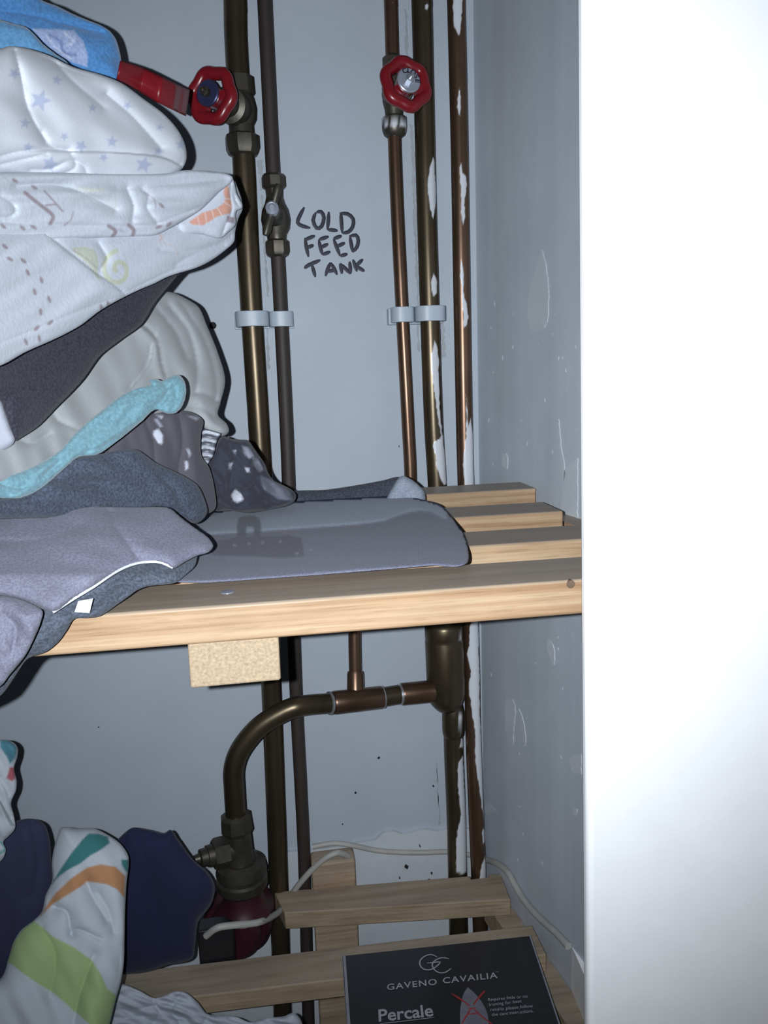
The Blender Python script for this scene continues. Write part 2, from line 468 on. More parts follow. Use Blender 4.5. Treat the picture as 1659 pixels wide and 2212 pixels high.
# handwriting on the back wall
def ribbon(mb, pts3, w, nrm, thick=.25, seg=10):
    P = smooth_open(pts3, .004) if len(pts3) > 1 else pts3
    n = len(P); rad = [w * (1 - .55 * max(0, 1 - min(i, n - 1 - i) / 1.2)) for i in range(n)]
    mb.tube(P, rad, seg, flat=(nrm, thick)); return mb
TXT = [
 [(712,1238),(684,1290),(672,1330),(700,1350),(748,1362)],
 [(782,1268),(764,1315),(785,1362),(815,1352),(829,1300),(812,1265),(784,1268)],
 [(858,1265),(855,1320),(850,1372)],[(850,1372),(880,1374),(912,1378)],
 [(930,1272),(934,1335),(938,1392)],[(922,1275),(970,1278),(1004,1310),(1000,1355),(975,1385),(938,1393)],
 [(716,1420),(724,1478),(737,1535)],[(712,1436),(745,1420),(776,1408)],[(728,1480),(768,1464)],
 [(858,1412),(798,1432)],[(798,1432),(808,1480),(820,1522)],[(820,1522),(868,1502)],[(808,1480),(855,1456)],
 [(936,1408),(886,1426)],[(886,1426),(904,1475),(926,1530)],[(926,1530),(970,1516)],[(904,1474),(955,1450)],
 [(984,1412),(1000,1506)],[(980,1412),(1020,1405),(1034,1435),(1026,1475),(1000,1506)],
 [(712,1604),(735,1585),(808,1553)],[(756,1578),(768,1620),(778,1655)],
 [(838,1650),(852,1605),(868,1568)],[(868,1568),(890,1605),(908,1642)],[(848,1622),(898,1612)],
 [(936,1636),(932,1605),(924,1574)],[(924,1574),(958,1605),(988,1636)],[(988,1636),(986,1596),(982,1562)],
 [(1002,1550),(1014,1585),(1026,1622)],[(1062,1548),(1018,1590)],[(1018,1588),(1046,1605),(1072,1620)]]
mb = MB()
for st in TXT:
    p3 = onY(cpts(st, 400, 0, 2.765), WY - .0004)
    ribbon(mb, [tuple(p) for p in p3], .0025, (0, -1, 0), .2)
o = mb.build('handwriting', M['ink'], wall_back); o['label'] = 'black marker handwriting reading COLD FEED TANK'
# screw hole
c = onY([[460, 703]], WY - .0006)[0]
MB().lathe(c, (0, -1, 0), [(-.001, .0042), (.0008, .0042), (.0009, .003)], 16).build('screw_hole', M['hole'], wall_back)
# ragged filler and specks beside the pipes
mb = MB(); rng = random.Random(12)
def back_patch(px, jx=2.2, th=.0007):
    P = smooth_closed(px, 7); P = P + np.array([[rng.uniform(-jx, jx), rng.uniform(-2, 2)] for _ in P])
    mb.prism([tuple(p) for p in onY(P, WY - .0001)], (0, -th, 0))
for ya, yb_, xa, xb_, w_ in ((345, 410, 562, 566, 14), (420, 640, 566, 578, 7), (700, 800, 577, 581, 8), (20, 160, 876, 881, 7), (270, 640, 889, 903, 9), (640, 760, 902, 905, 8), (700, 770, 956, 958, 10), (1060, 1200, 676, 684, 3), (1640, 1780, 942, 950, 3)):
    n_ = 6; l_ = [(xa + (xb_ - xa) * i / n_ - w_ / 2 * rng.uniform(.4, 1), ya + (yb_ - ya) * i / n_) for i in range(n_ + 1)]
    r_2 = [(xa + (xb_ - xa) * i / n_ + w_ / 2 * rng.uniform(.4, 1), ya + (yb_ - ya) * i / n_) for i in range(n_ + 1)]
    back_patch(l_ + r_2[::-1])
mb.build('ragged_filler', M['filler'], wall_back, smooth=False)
mb = MB()
for x, y, r_3 in ((818, 1637, 3), (768, 1712, 2.5), (876, 1866, 4.5), (862, 1890, 1.8), (905, 1822, 1.8), (840, 1500, 1.5), (740, 1780, 1.5), (213, 1571, 2), (936, 1698, 2.5), (873, 960, 1.6), (862, 965, 1.5), (930, 1880, 2.5), (925, 1895, 2.2)):
    back_patch([(x - r_3, y), (x - r_3 * .3, y - r_3 * 1.3), (x + r_3, y - r_3 * .3), (x + r_3 * .4, y + r_3 * 1.4)], .4, .0075 if y > 1815 else .0006)
mb.build('specks', M['hole'], wall_back, smooth=False)
# chips and filler on the right wall
WN = Vector((-1, -.155, 0)).normalized(); WP = (wx(WY), WY, 0)
mb = MB(); rng = random.Random(8)
def wall_patch(px, th=.0008):
    P = smooth_closed(px, 8)
    P = P + np.array([[rng.uniform(-1.2, 1.2), rng.uniform(-1.5, 1.5)] for _ in P])
    p3 = onPlane(P, np.array(WP) + np.array(WN) * .0002, WN)
    mb.prism([tuple(p) for p in p3], tuple(WN * th))
wall_patch([(1172,538),(1158,585),(1146,620),(1142,690),(1152,714),(1176,708),(1186,640),(1180,570)])
wall_patch([(1183,1380),(1186,1415),(1196,1438),(1199,1410),(1191,1386)])
wall_patch([(1094,1508),(1092,1545),(1096,1590),(1108,1612),(1111,1570),(1107,1510)])
wall_patch([(1224,1010),(1217,1060),(1219,1128),(1248,1132),(1249,990),(1236,1000)])
wall_patch([(1050,1735),(1049,1755),(1062,1760),(1071,1752),(1062,1742)])
wall_patch([(1234,1632),(1231,1650),(1240,1668),(1256,1672),(1257,1628)])
wall_patch([(1240,1745),(1240,1757),(1245,1762),(1246,1748)])
wall_patch([(1121,1530),(1128,1565),(1132,1616),(1135,1612),(1133,1570),(1126,1540)])
wall_patch([(1208,905),(1208,950),(1214,1010),(1217,1040),(1220,1035),(1213,960)])
wall_patch([(1087,978),(1088,1010),(1096,1012),(1094,980)])
for _ in range(55):
    x, y = rng.uniform(1050, 1245), rng.uniform(560, 1900); s = rng.uniform(.7, 2.0); l = rng.uniform(1, 5)
    if 1030 < y < 1340: continue
    wall_patch([(x - s, y), (x, y - l), (x + s, y), (x, y + l)], .0005)
mb.build('chipped_paint', M['plaster'], wall_right, smooth=False)

# ================================================================== PIPES
def px_at(path, y):
    P = np.array(path, float); return (np.interp(y, P[:, 1], P[:, 0]), y)
def pipe3(path, Y, step=6, y0=None, y1=None):
    P = smooth_open(path, step)
    return onY(P, np.interp(P[:, 1], [0, 2212], [Y, Y])) if np.isscalar(Y) else onY(P, Y(P))
def paint_mask(o, polys):
    me = o.data; n = len(me.vertices); co = np.empty(n * 3); me.vertices.foreach_get('co', co); co = co.reshape(-1, 3)
    no = np.empty(n * 3); me.vertices.foreach_get('normal', no); no = no.reshape(-1, 3)
    co = co + (np.array(o.matrix_parent_inverse.translation) + np.array(o.parent.location) if o.parent else 0)
    q = project(co); vis = ((CP - co) * no).sum(1) > -.003; val = np.zeros(n); rg = random.Random(3)
    for p in polys:
        P = smooth_closed(p, 7); P = P + np.array([[rg.uniform(-1.3, 1.3), rg.uniform(-2, 2)] for _ in P])
        val = np.maximum(val, poly_cover(q, P, 1.6) * vis)
    at = me.attributes.new('paint', 'FLOAT', 'POINT'); at.data.foreach_set('value', val.astype(np.float32))
def pipe(name, path, Y, wpx, mat, label, seg=40, step=6, polys=None, extra=None):
    p3 = pipe3(path, Y, step); mid = p3[len(p3) // 2]
    r = wpx / 2 * mpp(mid)
    base = p3[-1]
    o = MB().tube([tuple(p) for p in p3], r, seg).build(name, M[mat], sharp=70)
    tag(o, label, 'pipe')
    if polys: paint_mask(o, polys)
    return o, r
YA, YC, YD, YP = .978, .972, .967, .957
PA = [(451,-1300),(504,-90),(508,0),(511,108),(526,340),(539,600),(558,900),(572,1150),(587,1500),(594.5,1700),(602,1900),(612,2230)]
PB = [(500,-1300),(567,-90),(572,0),(589.5,360),(603,600),(618,900),(624,1050),(640,1500),(650,1700),(658,1880),(667,2230)]
PC = [(787,-1300),(840,-90),(844,0),(854,350),(865,600),(880.5,900),(887,1040),(884,1130),(850,1190),(790,1235),(768,1290),(766,1372),(768,1480)]
PD = [(853,-1300),(907,-90),(911,0),(919,350),(926,600),(936,900),(944,1040),(955,1250),(960,1345)]
PD2 = [(979,1530),(980,1620),(985,1750),(988,1880),(994,2230)]
PE = [(941,-1300),(982,-90),(985,0),(992,300),(997,600),(1002.5,900),(1006,1040),(1018,1400),(1022.5,1600),(1030,1800),(1034,1900),(1044,2230)]
s2, s6, s9 = (400, 0, 2.765), (400, 500, 2.552), (900, 1300, 3.16)
pipe('heating_pipe', PA, YA, 48.5, 'brass', 'thick tarnished brass pipe, leftmost on the back wall, with a red wheel valve')
pipe('heating_pipe', PB, .982, 31.5, 'brown', 'thin dark brown pipe beside the COLD FEED TANK writing')
pipe('heating_pipe', PC, lambda P: np.interp(P[:, 1], [0, 1060, 1250, 1500], [YC, YC, YC - .018, YP - .02]), 30, 'copper',
     'thin copper pipe carrying the wheel marked CLOSE and bending down to a tee')
pd_polys = [cpts([(1482,935),(1452,1050),(1448,1120),(1465,1250),(1480,1310),(1492,1250),(1490,1000)], *s2),
            cpts([(1432,30),(1430,48),(1445,55),(1455,42),(1448,28)], *s2),
            cpts([(1370,230),(1355,300),(1368,360),(1385,340),(1383,260)], *s6),
            cpts([(1375,600),(1360,680),(1365,800),(1380,930),(1398,1060),(1406,1140),(1370,1165),(1380,1230),(1395,1330),(1430,1395),(1448,1390),(1434,1250),(1422,1150),(1406,1000),(1398,800),(1392,650)], *s6)]
pipe('heating_pipe', PD, YD, 45, 'brass', 'thick brass pipe with white paint flakes running down into the brass cylinder', seg=72, step=3, polys=pd_polys)
s3 = (800, 0, 3.318)
pe_polys = [cpts([(595,-20),(600,190),(635,262),(648,180),(662,-20)], *s3),
            cpts([(636,615),(624,760),(640,835),(648,700)], *s3),
            cpts([(650,1160),(640,1200),(652,1400),(650,1500),(665,1620),(678,1560),(675,1450),(690,1300),(680,1255),(662,1240)], *s3),
            cpts([(650,1860),(645,1991),(668,1991),(660,1900)], *s3),
            cpts([(1520,170),(1528,350),(1538,530),(1552,520),(1552,400),(1537,350),(1530,200)], *s6),
            cpts([(1550,900),(1548,1150),(1533,1250),(1543,1400),(1592,1400),(1590,1150),(1574,1020),(1560,1080)], *s6),
            cpts([(385,130),(360,280),(345,380),(370,470),(355,570),(370,700),(398,900),(403,1100),(423,1250),(445,1400),(462,1480),(470,1300),(445,1000),(434,800),(428,500),(420,130)], *s9),
            cpts([(465,1730),(443,1800),(430,1880),(422,1940),(470,1940),(480,1850)], *s9),
            cpts([(452,1560),(455,1650),(462,1640),(464,1550)], *s9)]
pipe('heating_pipe', PE, YP, 37.5, 'copper', 'copper pipe streaked with white paint in the right-hand corner', seg=72, step=3, polys=pe_polys)
d2_polys = [cpts([(305,920),(295,1000),(310,995),(312,930)], *s9),
            cpts([(288,1090),(280,1200),(290,1350),(300,1450),(280,1550),(268,1700),(272,1850),(340,1850),(345,1600),(335,1400),(322,1200),(316,1050)], *s9)]
pipe('heating_pipe', PD2, YD, 41, 'brass', 'brass pipe with a long white paint drip going down from the brass cylinder', seg=72, step=3, polys=d2_polys)

def fit(mb, path, Y, rows, seg=32, rot=0):
    """rings round a pipe: rows of (pixel y, radius in pixels)"""
    c0 = onY([px_at(path, rows[0][0])], Y)[0]; c1 = onY([px_at(path, rows[-1][0])], Y)[0]
    ax = c1 - c0; L = np.linalg.norm(ax); prof = []
    for y, r in rows:
        p = onY([px_at(path, y)], Y)[0]; prof.append((float((p - c0) @ ax / L), r * mpp(p)))
    mb.lathe(c0, ax, prof, seg, rot); return mb
def rounded(y0, y1, r, e=3):
    return [(y0, r * .86), (y0 + e, r), (y1 - e, r), (y1, r * .86)]

# ---- hand wheel
def wheel(parent, C0, ax, R, plate_mat, rot, slots=3):
    ax = Vector(ax).normalized(); u = (Vector((0, 0, 1)) - ax * ax.z).normalized(); w = ax.cross(u)
    u, w = (math.cos(rot) * u + math.sin(rot) * w), (-math.sin(rot) * u + math.cos(rot) * w)
    C0 = Vector(C0); mb = MB(); n = 96
    ring = []
    for k in range(n):
        a = 2 * math.pi * k / n; rr = R * .765 * (1 + .055 * math.cos(6 * a))
        ring.append(C0 + rr * (math.cos(a) * u + math.sin(a) * w))
    mb.tube(ring, R * .215, 20, closed=True)
    def sector(a0, a1, r0, r1, h0, h1):
        m_ = max(2, int((a1 - a0) / .12)); vs = []
        for i in range(m_ + 1):
            a = a0 + (a1 - a0) * i / m_; e = math.cos(a) * u + math.sin(a) * w
            vs += [C0 + r0 * e + h0 * ax, C0 + r1 * e + h0 * ax, C0 + r1 * e + h1 * ax, C0 + r0 * e + h1 * ax]
        fs = [(0, 1, 2, 3), tuple(m_ * 4 + j for j in (3, 2, 1, 0))]
        for i in range(m_):
            for j in range(4): fs.append((i * 4 + j, i * 4 + (j + 1) % 4, i * 4 + 4 + (j + 1) % 4, i * 4 + 4 + j))
        mb.add(vs, fs)
    for q in range(slots):
        a = 2 * math.pi * q / slots; sector(a - .36, a + .36, R * .2, R * .66, -.004, .004)
    mb.lathe(C0, ax, [(-.006, R * .36), (.004, R * .40), (.005, R * .36)], 32)
    mb.build('hand_wheel', M['red'], parent, sharp=50)
    MB().lathe(C0 + ax * .0065, ax, [(0, R * .44), (.0018, R * .44), (.0026, R * .41)], 40).build('name_plate', M[plate_mat], parent)
    nb = MB().lathe(C0 + ax * .009, ax, [(0, R * .17), (.005, R * .17), (.006, R * .14)], 6)
    nb.lathe(C0 + ax * .015, ax, [(0, R * .085), (.004, R * .085), (.005, R * .06)], 16)
    nb.build('wheel_nut', M['solder' if plate_mat == 'chrome' else 'bronze'], parent, sharp=30)
    return u, w

# ---- gate valve on the left brass pipe
pc = onY([px_at(PA, 240)], YA)[0]
gv = empty('gate_valve', pc, 'red wheel gate valve turned to the left, beside the red ribbon', 'valve')
mb = MB()
fit(mb, PA, YA, [(164,25),(168,34),(204,35),(210,28)], 8, .2)
fit(mb, PA, YA, [(205,27),(214,32),(235,36),(258,34),(272,27),(295,28)], 32)
fit(mb, PA, YA, [(290,29),(296,38),(322,38),(334,33),(338,26)], 8, .25)
mb.build('valve_body', M['bronze'], gv, sharp=30)
wc = onY([[458, 207]], .893)[0]; ax = wc - pc; ax = ax / np.linalg.norm(ax); Lw = np.linalg.norm(wc - pc)
wax = np.array([-.50, -.86, .06])
mb = MB().lathe(pc, ax, [(0, .017), (.022, .0165), (.026, .019), (.040, .019), (.042, .013), (Lw * .8, .010), (Lw, .006)], 28)
mb.build('bonnet', M['bronze'], gv, sharp=30)
wheel(gv, wc, wax, 62 * mpp(wc), 'navyplate', .3)

# ---- gate valve marked CLOSE on the thin copper pipe
pc = onY([px_at(PC, 205)], YC)[0]
gv = empty('gate_valve', pc, 'red wheel gate valve with a silver plate reading CLOSE', 'valve')
mb = MB()
fit(mb, PC, YC, [(120,16),(126,22),(150,22),(156,17)], 8)
fit(mb, PC, YC, [(150,17),(165,22),(190,25),(220,24),(238,20),(252,19)], 32)
mb.build('valve_body', M['bronze'], gv, sharp=30)
o = fit(MB(), PC, YC, [(252,22),(256,27),(276,27),(284,26),(292,23),(297,17)], 32).build('coupling', M['bronze'], gv, sharp=35)
zz = []
for i in range(60):
    x = 826 + 54 * i / 59; zz.append((x, 262 + 3 * math.sin(i * 1.1)))
paint_mask(o, [[(822,252),(884,252),(884,268),(876,262),(868,272),(860,264),(850,274),(842,265),(834,274),(826,268)],
               [(872,264),(884,262),(884,290),(878,284)]])
wc = onY([[877, 182]], .905)[0]; ax = wc - pc; Lw = np.linalg.norm(ax); ax = ax / Lw
MB().lathe(pc, ax, [(0, .014), (.02, .014), (.022, .016), (.030, .016), (.031, .010), (Lw, .006)], 24).build('bonnet', M['bronze'], gv, sharp=30)
wax = np.array([.22, -.95, .18]); wax = wax / np.linalg.norm(wax)
u, w = wheel(gv, wc, wax, 60 * mpp(wc), 'chrome', .15)

def text_mesh(s, size, spacing=1.0, offset=0.0):
    cu = bpy.data.curves.new('t', 'FONT'); cu.body = s; cu.size = size; cu.extrude = 0.0; cu.space_character = spacing
    cu.offset = offset; cu.resolution_u = 3
    ob = bpy.data.objects.new('t', cu); COL.objects.link(ob)
    bpy.context.view_layer.update()
    me = bpy.data.meshes.new_from_object(ob.evaluated_get(bpy.context.evaluated_depsgraph_get()))
    bpy.data.objects.remove(ob, do_unlink=True)
    vs = np.array([v.co[:] for v in me.vertices]); fs = [tuple(p.vertices) for p in me.polygons]
    return vs, fs
# lettering on the plate, one letter at a time round the rim
mb = MB(); axv = Vector(wax); uu = (Vector((0, 0, 1)) - axv * axv.z).normalized(); ww = uu.cross(axv)
rp = 60 * mpp(wc) * .44
for i, ch in enumerate('CLOSE'):
    vs, fs = text_mesh(ch, .0078, offset=.0003); cx = (vs[:, 0].min() + vs[:, 0].max()) / 2
    a = math.radians(-40 + 30 * i + 14)
    rt = math.cos(a) * ww - math.sin(a) * uu; upv = math.cos(a) * uu + math.sin(a) * ww
    P = [Vector(wc) + axv * .0094 + upv * (rp * .56 + v[1]) + rt * (v[0] - cx) for v in vs]
    mb.add(P, fs)
mb.build('lettering', M['ink'], gv, smooth=False)

# ---- T-handle stop valve on the brown pipe
YB = .982
pc = onY([px_at(PB, 470)], YB)[0]
sv = empty('stop_valve', pc, 'bronze stop valve with a T-handle left of the handwriting', 'valve')
mb = MB()
fit(mb, PB, YB, [(377,22),(383,27),(404,27),(410,20),(432,19)], 8, .3)
fit(mb, PB, YB, [(428,19),(440,22),(455,29),(475,32),(495,29),(507,22),(520,20)], 32)
fit(mb, PB, YB, [(518,21),(523,27),(545,27),(552,24),(556,18)], 8, .3)
mb.build('valve_body', M['bronze'], sv, sharp=30)
hc = onY([[588, 454]], .915)[0]; a_ = hc - pc; L_ = np.linalg.norm(a_)
MB().lathe(pc, a_, [(0, .012), (L_ * .55, .011), (L_ * .6, .008), (L_, .007)], 24).build('spindle', M['bronze'], sv)
p0, p1 = onY([[602, 398], [573, 508]], .912)
q0 = p0 * .78 + hc * .22; q1 = p1 * .78 + hc * .22
r_ = mpp(hc)
mb = MB().tube([p0, q0, p0 * .4 + hc * .6, hc, p1 * .4 + hc * .6, q1, p1], [6 * r_, 10 * r_, 8.5 * r_, 9 * r_, 8.5 * r_, 10 * r_, 6 * r_], 18)
mb.build('t_handle', M['bronze'], sv)
MB().lathe(hc + np.array([0, -.003, 0]), (-.05, -1, .1), [(0, 14 * r_), (.007, 14 * r_), (.008, 11 * r_), (.0075, 9 * r_), (.0095, 8 * r_), (.0105, 5 * r_)], 28).build('handle_screw', M['chrome'], sv, sharp=30)

# ---- pipe clips
def clip(path, Y, y, wpx, hpx, label):
    c = onY([px_at(path, y)], Y)[0]; s = mpp(c); r = wpx / 2 * s; h = hpx * s / 2
    t = empty('pipe_clip', (c[0], c[1], c[2]), label, 'pipe clip', 'white plastic pipe clips')
    mb = MB(); prof = []
    n = 40; vs = []; fs = []
    ri = r - .0042
    for k in range(n):
        a = 2 * math.pi * k / n
        sq = lambda rr: (rr * np.sign(math.cos(a)) * abs(math.cos(a)) ** .75, rr * np.sign(math.sin(a)) * abs(math.sin(a)) ** .75)
        xo, yo = sq(r); xi, yi = ri * math.cos(a), ri * math.sin(a)
        vs += [(c[0] + xo, c[1] + yo, c[2] - h), (c[0] + xo, c[1] + yo, c[2] + h), (c[0] + xi, c[1] + yi, c[2] + h), (c[0] + xi, c[1] + yi, c[2] - h)]
    for k in range(n):
        l = (k + 1) % n
        for j in range(4): fs.append((k * 4 + j, k * 4 + (j + 1) % 4, l * 4 + (j + 1) % 4, l * 4 + j))
    mb.add(vs, fs).build('clip_ring', M['clip'], t, bevel=.0008, sharp=30)
    MB().box((c[0] - r * 1.08, min(c[1] + r * .86, WY - .006), c[2] - h * 1.15), (c[0] + r * 1.08, WY, c[2] + h * 1.02)).build('mounting_foot', M['clip'], t, bevel=.001)
    return t
clip(PA, YA, 690, 72, 32, 'white plastic clip holding the leftmost brass pipe')
clip(PB, YB, 690, 52, 32, 'white plastic clip holding the dark brown pipe')
clip(PC, YC, 680.5, 50, 32, 'white plastic clip holding the thin copper pipe')
clip(PD, YD, 678.5, 66, 32, 'paint-flecked white clip holding the thick brass pipe near the corner')

# ================================================================== BRASS CYLINDER, TEE AND PUMP
YV = .957
VX = [(958,1340),(962,1440),(966,1540)]
sep = empty('air_separator', onY([(962, 1530)], YV)[0], 'fat brass cylinder under the upper shelf with a pipe leaving its left side', 'pipe fitting')
mb = MB(); fit(mb, VX, YV, [(1338,24),(1344,38),(1352,41.5),(1374,42),(1378,40.5),(1382,42),(1470,42),(1500,41),(1516,36),(1528,26),(1533,20)], 48)
o = mb.build('cylinder_body', M['brass'], sep, sharp=50)
paint_mask(o, [cpts([(295,245),(293,262),(305,268),(308,250)], *s9), cpts([(305,480),(304,525),(313,520),(314,485)], *s9), cpts([(295,710),(300,730),(325,735),(328,712),(312,706)], *s9)])
o = fit(MB(), PD2, YD - .003, [(1520,20),(1527,22),(1540,24.5),(1575,24.5),(1586,23),(1590,20)], 40).build('outlet_socket', M['brass'], sep, sharp=50)
paint_mask(o, [cpts([(290,780),(285,870),(300,897),(322,860),(318,800),(305,775)], *s9)])

PT = [(935,1493),(865,1500),(825,1506),(768,1513),(712,1519),(649,1525),(609,1539),(560,1570),(521,1616),(505,1660),(506,1708),(510,1775)]
def ptY(P): return np.interp(P[:, 0], [500, 640, 760, 940], [.893, .897, .925, .950])
p3 = onY(smooth_open(PT, 6), ptY(smooth_open(PT, 6)))
rT = 23 * mpp(p3[len(p3) // 2])
o = MB().tube([tuple(p) for p in p3], rT * .97, 36).build('bent_pipe', M['brass'], sharp=70)
tag(o, 'tarnished pipe sweeping in a quarter bend from the tee down to the pump', 'pipe')
def along(x): 
    P = smooth_open(PT, 3); i = np.argmin(abs(P[:, 0] - x)); return onY([P[i]], ptY(P[i:i + 1]))[0]
tee = empty('pipe_tee', along(768), 'copper tee fitting with bright solder rings on the bent pipe', 'pipe fitting')
mb = MB(); a0, a1 = along(718), along(824)
mb.tube([a0, a0 * .97 + a1 * .03, a0 * .03 + a1 * .97, a1], [rT * 1.06, rT * 1.13, rT * 1.13, rT * 1.06], 36)
bc = onY([px_at(PC, 1450)], YP - .018)[0]; tc_ = along(768)
mb.tube([bc, bc * .9 + tc_ * .1, tc_], [16.5 * mpp(bc), 18 * mpp(bc), 18.5 * mpp(bc)], 28)
mb.build('tee_body', M['copper'], tee, sharp=50)
for x in (712, 826):
    a, b_ = along(x - 4), along(x + 4)
    MB().tube([a, a * .7 + b_ * .3, a * .3 + b_ * .7, b_], [rT * 1.0, rT * 1.12, rT * 1.12, rT * 1.0], 32).build('solder_ring', M['solder'], tee)
a, b_ = along(864), along(932)
sk = MB().tube([a, a * .95 + b_ * .05, b_], [rT * 1.04, rT * 1.12, rT * 1.14], 36).build('pipe_socket', M['copper'], sep, sharp=50)
a, b_ = along(860), along(867)
MB().tube([a, (a + b_) / 2, b_], [rT * .98, rT * 1.08, rT * 1.0], 32).build('solder_ring', M['solder'], sep)

# pump valve
YQ = .893
PV = [(508,1750),(513,1800),(519,1850),(524,1900),(528,1990)]
pv = empty('pump_valve', onY([(524, 1900)], YQ)[0], 'bronze pump valve with a square spindle pointing left, above the red pump', 'valve')
mb = MB()
fit(mb, PV, YQ, [(1757,26),(1763,34),(1788,36),(1798,30)], 8, .3)
fit(mb, PV, YQ, [(1795,28),(1810,29),(1835,29),(1850,31),(1862,34)], 32)
mb.build('valve_body', M['bronze'], pv, sharp=30)
c0 = onY([(520, 1830)], YQ)[0]; c1 = onY([(418, 1858)], .872)[0]; ax = c1 - c0; L = np.linalg.norm(ax); s = mpp(c0)
mb = MB().lathe(c0, ax, [(0, 24 * s), (L * .32, 24 * s)], 24)
mb.lathe(c0, ax, [(L * .30, 33 * s), (L * .55, 33 * s), (L * .6, 29 * s)], 6, .4)
mb.lathe(c0, ax, [(L * .58, 23 * s), (L * .72, 22 * s), (L * .73, 19 * s), (L * .86, 18 * s), (L * .88, 11 * s), (L * .98, 9 * s), (L, 5 * s)], 20)
mb.build('spindle', M['bronze'], pv, sharp=30)
mb = MB(); fit(mb, PV, YQ, [(1856,38),(1864,52),(1880,55),(1884,50),(1890,50),(1894,55),(1910,54),(1918,46)], 40)
mb.build('flange', M['bronze'], pv, sharp=30)
# pump
pu = empty('circulation_pump', onY([(525, 2060)], .89)[0], 'dark red heating pump behind the lower shelf below the bent pipe', 'pump')
mb = MB(); fit(mb, PV, YQ, [(1915,44),(1930,42),(1950,48),(1965,60)], 36)
cc = onY([(520, 2005)], .905)[0]; s = mpp(cc)
mb.lathe(cc + np.array([.0, .03, 0]), (-.25, -1, 0), [(-.03, 40 * s), (-.02, 66 * s), (.0, 74 * s), (.022, 74 * s), (.03, 66 * s)], 40)
mb.build('pump_body', M['pump'], pu, sharp=40)
c2 = onY([(478, 2030)], .866)[0]
MB().lathe(cc + np.array([-.006, .0, 0]), (-.25, -1, 0), [(0, 58 * s), (.012, 58 * s), (.016, 50 * s), (.02, 48 * s)], 36).build('motor_cap', M['pump'], pu, sharp=40)
MB().box(c2 + np.array([-.026, -.012, -.026]), c2 + np.array([.016, .012, .024])).build('terminal_box', M['blackpl'], pu, bevel=.003)

# ================================================================== SHELVES
ZU, ZL = 1.120, .568
TU, TL = .0225, .024
def slat(mb, P, z, th, x_lo=None):
    """P: back-left, back-right, front-right, front-left pixels of the top face"""
    p3 = onZ(P, z); mb.prism([tuple(p) for p in p3], (0, 0, -th))
def wbox(mb, xl, xr, yf, yb, z, th, skew=0):
    mb.hexa([(xl, yf, z - th), (xr, yf + skew, z - th), (xr, yb + skew, z - th), (xl, yb, z - th),
             (xl, yf, z), (xr, yf + skew, z), (xr, yb + skew, z), (xl, yb, z)])
su = empty('slatted_shelf', (-.1, .65, ZU - TU), 'upper pine slatted shelf holding the folded bedding', 'shelf')
for xr, yf, yb, sk in ((.2856, .8200, .874, .004), (.2620, .6790, .7345, .002), (None, .5630, .6160, .0), (None, .4515, .5090, .0)):
    y_ = (yf + yb) / 2
    x1 = xr if xr else wx(yf) - .002
    x1 = min(x1, wx(yb) - .001)
    mb = MB(); wbox(mb, -.88, x1, yf, yb, ZU, TU, sk)
    mb.build('slat', M['wood'], su, bevel=.0018)
# knot and screw on the front slat
fs_ = [o for o in su.children if o.name.startswith('slat')][-1]
c = onY([[1233, 1262]], .4512)[0]
MB().lathe(c, (0, -1, 0), [(-.003, .0027), (.0002, .0026), (.0003, .001)], 20).build('knot', mat_plain('knot_wood', (.12, .075, .05), .6, var=.3, sc=120), fs_)
c = onZ([[491, 1279]], ZU)[0]
MB().lathe(c, (0, 0, 1), [(-.001, .0042), (.0003, .0042), (.0005, .0025)], 20).build('screw', M['chrome'], su)
# battens below
b4 = onY([[405, 1397], [602, 1380], [607, 1470], [411, 1488]], .4555)
zt_ = ZU - TU
mb = MB(); mb.hexa([(b4[3][0], .4555, b4[3][2]), (b4[2][0], .4555, b4[2][2]), (b4[2][0] + .006, .93, b4[2][2]), (b4[3][0] + .006, .93, b4[3][2]),
                    (b4[0][0], .4555, zt_), (b4[1][0], .4555, zt_), (b4[1][0] + .006, .93, zt_), (b4[0][0] + .006, .93, zt_)])
o = mb.build('batten', M['endgrain'], su, bevel=.0015); o['label'] = 'rough sawn end of the cross batten'
mb = MB(); mb.hexa([(wx(.62) - .022, .62, zt_ - .022), (wx(.62) - .001, .62, zt_ - .022), (wx(.93) - .001, .93, zt_ - .022), (wx(.93) - .022, .93, zt_ - .022),
                    (wx(.62) - .022, .62, zt_), (wx(.62) - .001, .62, zt_), (wx(.93) - .001, .93, zt_), (wx(.93) - .022, .93, zt_)])
mb.build('batten', M['wood'], su)

sl = empty('slatted_shelf', (0, .85, ZL - TL), 'lower pine slatted shelf with a slat notched round the corner pipe', 'shelf')
# rear slat with the pipe notch
p = onZ([[592, 1926], [1085, 1886], [1122, 1940], [615, 1972]], ZL)
xr = min(p[2][0], wx(p[1][1]) - .001)
ce = onY([px_at(PE, 1890)], YP)[0]; nx0, nx1 = ce[0] - .0135, ce[0] + .0115
def yback(x): return p[0][1] + (p[1][1] - p[0][1]) * (x - p[0][0]) / (p[1][0] - p[0][0])
yn = YP - .0125
poly = [(p[0][0], p[0][1]), (nx0, yback(nx0)), (nx0, yn), (nx1, yn), (nx1, yback(nx1)), (p[1][0] - .002, p[1][1]), (xr, p[2][1] + .006), (xr, p[2][1]), (p[3][0], p[3][1])]
MB().prism([(x, y, ZL) for x, y in poly], (0, 0, -TL)).build('slat', M['wood_low'], sl, bevel=.0016)
p = onZ([[270, 2100], [1150, 1998], [1165, 2060], [400, 2155]], ZL)
k2 = (p[1][1] - p[0][1]) / (p[1][0] - p[0][0]); xr2 = min(p[1][0], wx(p[1][1]) - .002); yl2 = p[0][1] + k2 * (-.88 - p[0][0])
wf = p[0][1] + k2 * (p[3][0] - p[0][0]) - p[3][1]
